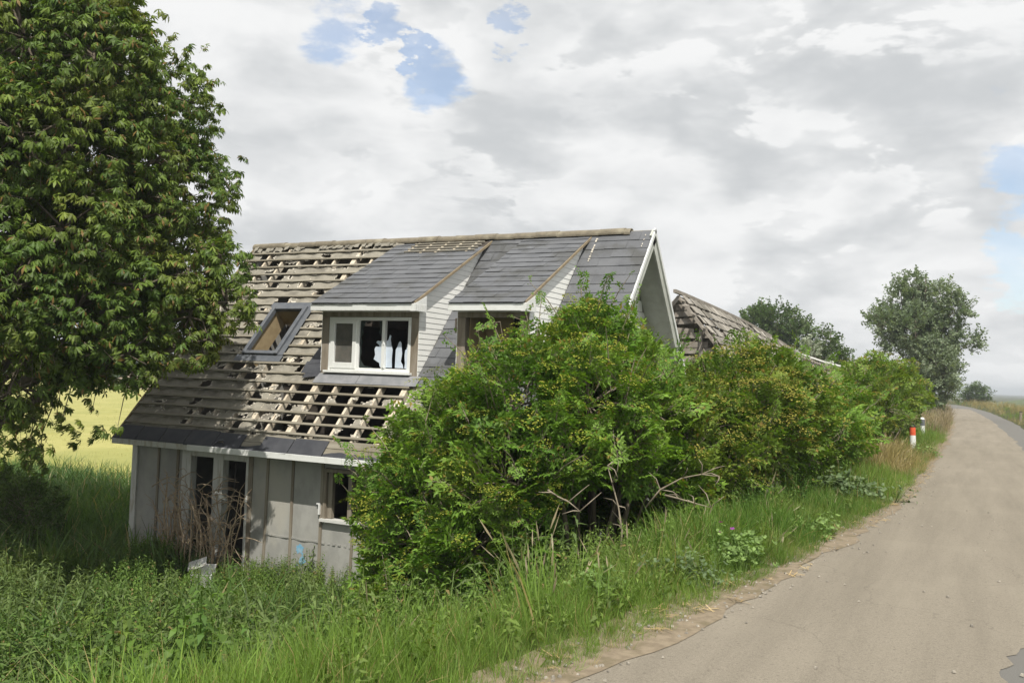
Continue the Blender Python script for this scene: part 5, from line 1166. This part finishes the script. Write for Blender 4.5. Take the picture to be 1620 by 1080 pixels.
# right verge
x, y = scatter(17000, -8, 22, -6, 140, lambda x, y: (-dd(x, y) > 3.02) & (-dd(x, y) < 12) & (rng.random(len(x)) < np.clip(40 / y, .25, 1)))
e = -dd(x, y) - 2.95; dry = (vnoise(x * .35, y * .10, 27) + .25 * ssm(e, 1.5, 4) + .25 * ssm(y, 60, 90)) > .60
stuff('verge_grass', T_GR, x[~dry], y[~dry], rng.uniform(.25, .55, int((~dry).sum())) * np.clip(.4 + e[~dry], .4, 1.1), [M['grass'], M['grass']], .2)
stuff('dry_grass', T_GH, x[dry], y[dry], rng.uniform(.4, .8, int(dry.sum())) * np.clip(.4 + e[dry], .4, 1.1), [M['drygrass'], M['drygrass']], .22)
# reeds behind the house's left end, wheat beyond
x, y = scatter(7000, -36, -15.2, 12.0, 20.5, lambda x, y: (y > 12.5 - (x + 15.2) * .05) & ~inhouse(x, y))
stuff('reed_bed', T_RE, x, y, rng.uniform(.75, 1.25, len(x)), [M['reed'], M['reed']], .2)
x, y = scatter(16000, -75, -15.7, 19.7, 60, lambda x, y: rng.random(len(x)) < np.clip(26 / y, .3, 1) ** 1.5)
z = -2.5 + .60 + 0 * x
o = stamp('wheat_ears', T_GR, rng.integers(0, 8, len(x)), np.stack([x, y, z], 1), zframes(rng, len(x), .2), rng.uniform(.22, .36, len(x)), [M['wheatear'], M['wheatear']], None, rng.random(len(x))); tag(o, kind='stuff')
# straw and gravel scattered along the edge of the tarmac
r = random.Random(4); mbs = []
t = TPL()
for k in range(5): a = r.random() * 3.1; c = V(r.uniform(-.3, .3), r.uniform(-.3, .3), .02 * k); d = V(math.cos(a), math.sin(a), r.uniform(-.05, .05)); t.strip([c - d * .5, c + d * .05, c + d * .5], V(-d[1], d[0], 0), [.02, .025, .01])
t.done()
x, y = scatter(520, -3.2, -.4, 2.5, 20, lambda x, y: (dd(x, y) > -.12) & (dd(x, y) < .3))
o = stamp('straw', [t], np.zeros(len(x), int), np.stack([x, y, np.full(len(x), .02)], 1), zframes(rng, len(x), .12), rng.uniform(.05, .16, len(x)), [M['straw']], None, rng.random(len(x))); tag(o, kind='stuff')
t = TPL(); q_ = [V(-.5, -.4, 0), V(.5, -.5, 0), V(.45, .5, 0), V(-.4, .45, 0)]; p_ = [v_ * .6 + V(.05, 0, .5) for v_ in q_]
t.quad(*p_)
for k in range(4): t.quad(q_[k], q_[(k + 1) % 4], p_[(k + 1) % 4], p_[k])
t.done()
x, y = scatter(9000, -3.2, 1.5, 2.5, 22, lambda x, y: (dd(x, y) > -2) & (dd(x, y) < .32) & (rng.random(len(x)) < .014 + np.exp(-np.maximum(0, -dd(x, y) * 9))))
o = stamp('gravel', [t], np.zeros(len(x), int), np.stack([x, y, np.full(len(x), .008)], 1), zframes(rng, len(x), .1), rng.uniform(.008, .025, len(x)), [M['stone']], None, rng.random(len(x))); tag(o, kind='stuff')

# mallows and other broad leaved plants one can point at
def mallow(x, y, sc, n, label, leafm, flowers, seed):
    rg = np.random.default_rng(seed); z = float(height(x, y)); o = empty('mallow_plant', (x, y, z), label, 'plant', 'broad leaved plants on the verge')
    px = rg.normal(0, .18 * sc / .4, n); py = rg.normal(0, .22 * sc / .4, n); pz = height(x + px, y + py) - z
    stamp('foliage', T_LO, rg.integers(0, 5, n), np.stack([px, py, pz], 1), zframes(rg, n, .25), sc * rg.uniform(.6, 1.1, n), [M[leafm], M[leafm]], o, rg.random(n))
    if flowers:
        t = TPL()
        for k in range(5):
            a = k * 1.257; d = V(math.cos(a), math.sin(a), .35); s = V(-math.sin(a), math.cos(a), 0); t.strip([V(0, 0, 0), d * .6, d], s, [.08, .42, .25])
        t.done(); m = flowers
        stamp('flowers', [t], np.zeros(m, int), np.stack([rg.normal(-.12, .08, m), rg.normal(-.05, .08, m), np.full(m, sc * 1.0) + rg.uniform(-.05, .06, m)], 1), zframes(rg, m, .6), np.full(m, .021), [M['purple'], M['purple']], o, rg.random(m))
    return o
mallow(-1.80, 8.1, .34, 20, 'mallow with purple flowers and pale leaves at the road edge', 'mallow', 3, 1)
mallow(-2.5, 6.35, .28, 9, 'small pale leaved plant in the verge grass nearest the camera', 'mallow', 0, 2)
mallow(-1.62, 13.8, .42, 40, 'large greyish leaved plant spilling onto the road edge', 'mallowgrey', 0, 3)
mallow(-2.0, 7.2, .25, 12, 'low greyish plant left of the purple flowered mallow', 'mallowgrey', 0, 4)
mallow(-.98, 24.5, .30, 10, 'dark green plant creeping onto the road near the orange marker post', 'mallow', 0, 5)
mallow(-1.62, 10.3, .28, 12, 'pale leaved plant at the road edge between the purple mallow and the greyish one', 'mallow', 0, 6)

# ------------------------------------------------------------------ far things
hs = empty('straw_stack', (14.5, 290, 1.15), 'small distant tan stack on the skyline right of the road', 'stack')
b = MB(); b.box(-1.1, 1.1, -1, 1, -.1, .9); b.prism([(-.8, -1, .9), (.5, -1, .9), (.4, -1, 1.25), (-.7, -1, 1.25)], (0, 2, 0)); b.build('bales', M['straw'] if False else M['earth'], hs)
sheet('far_bank', axis([(-40, 400, 20)]), axis([(230, 330, 10)]), lambda X, Y: -2.4 + 3.5 * ssm(Y, 230, 275) * ssm(X, 2, 14), M['field'])
# brown heap beyond the wheat
heap = MB(); rr = random.Random(2)
sheet('brown_earth_bank', axis([(-112, -78, 1)]), axis([(78, 92, 1)]), lambda X, Y: -2.3 + 3.4 * np.exp(-((X + 94) / 9) ** 2 - ((Y - 85) / 3.2) ** 2) * (.8 + .4 * vnoise(X * .4, Y * .4, 3)), M['earth'])

# ------------------------------------------------------------------ the hazy air of a bright summer day
hm = bpy.data.materials.new('haze_air'); hm.use_nodes = True; ht = hm.node_tree; ht.nodes.clear()
pv = ht.nodes.new('ShaderNodeVolumePrincipled'); pv.inputs['Color'].default_value = (0.88, 0.94, 1.0, 1); pv.inputs['Density'].default_value = 0.0007; pv.inputs['Anisotropy'].default_value = 0.2
ho = ht.nodes.new('ShaderNodeOutputMaterial'); ht.links.new(pv.outputs[0], ho.inputs['Volume'])
hb = MB(); hb.box(-1600, 1600, -200, 3100, -6.0, 14.0); tag(hb.build('haze', hm), kind='stuff')
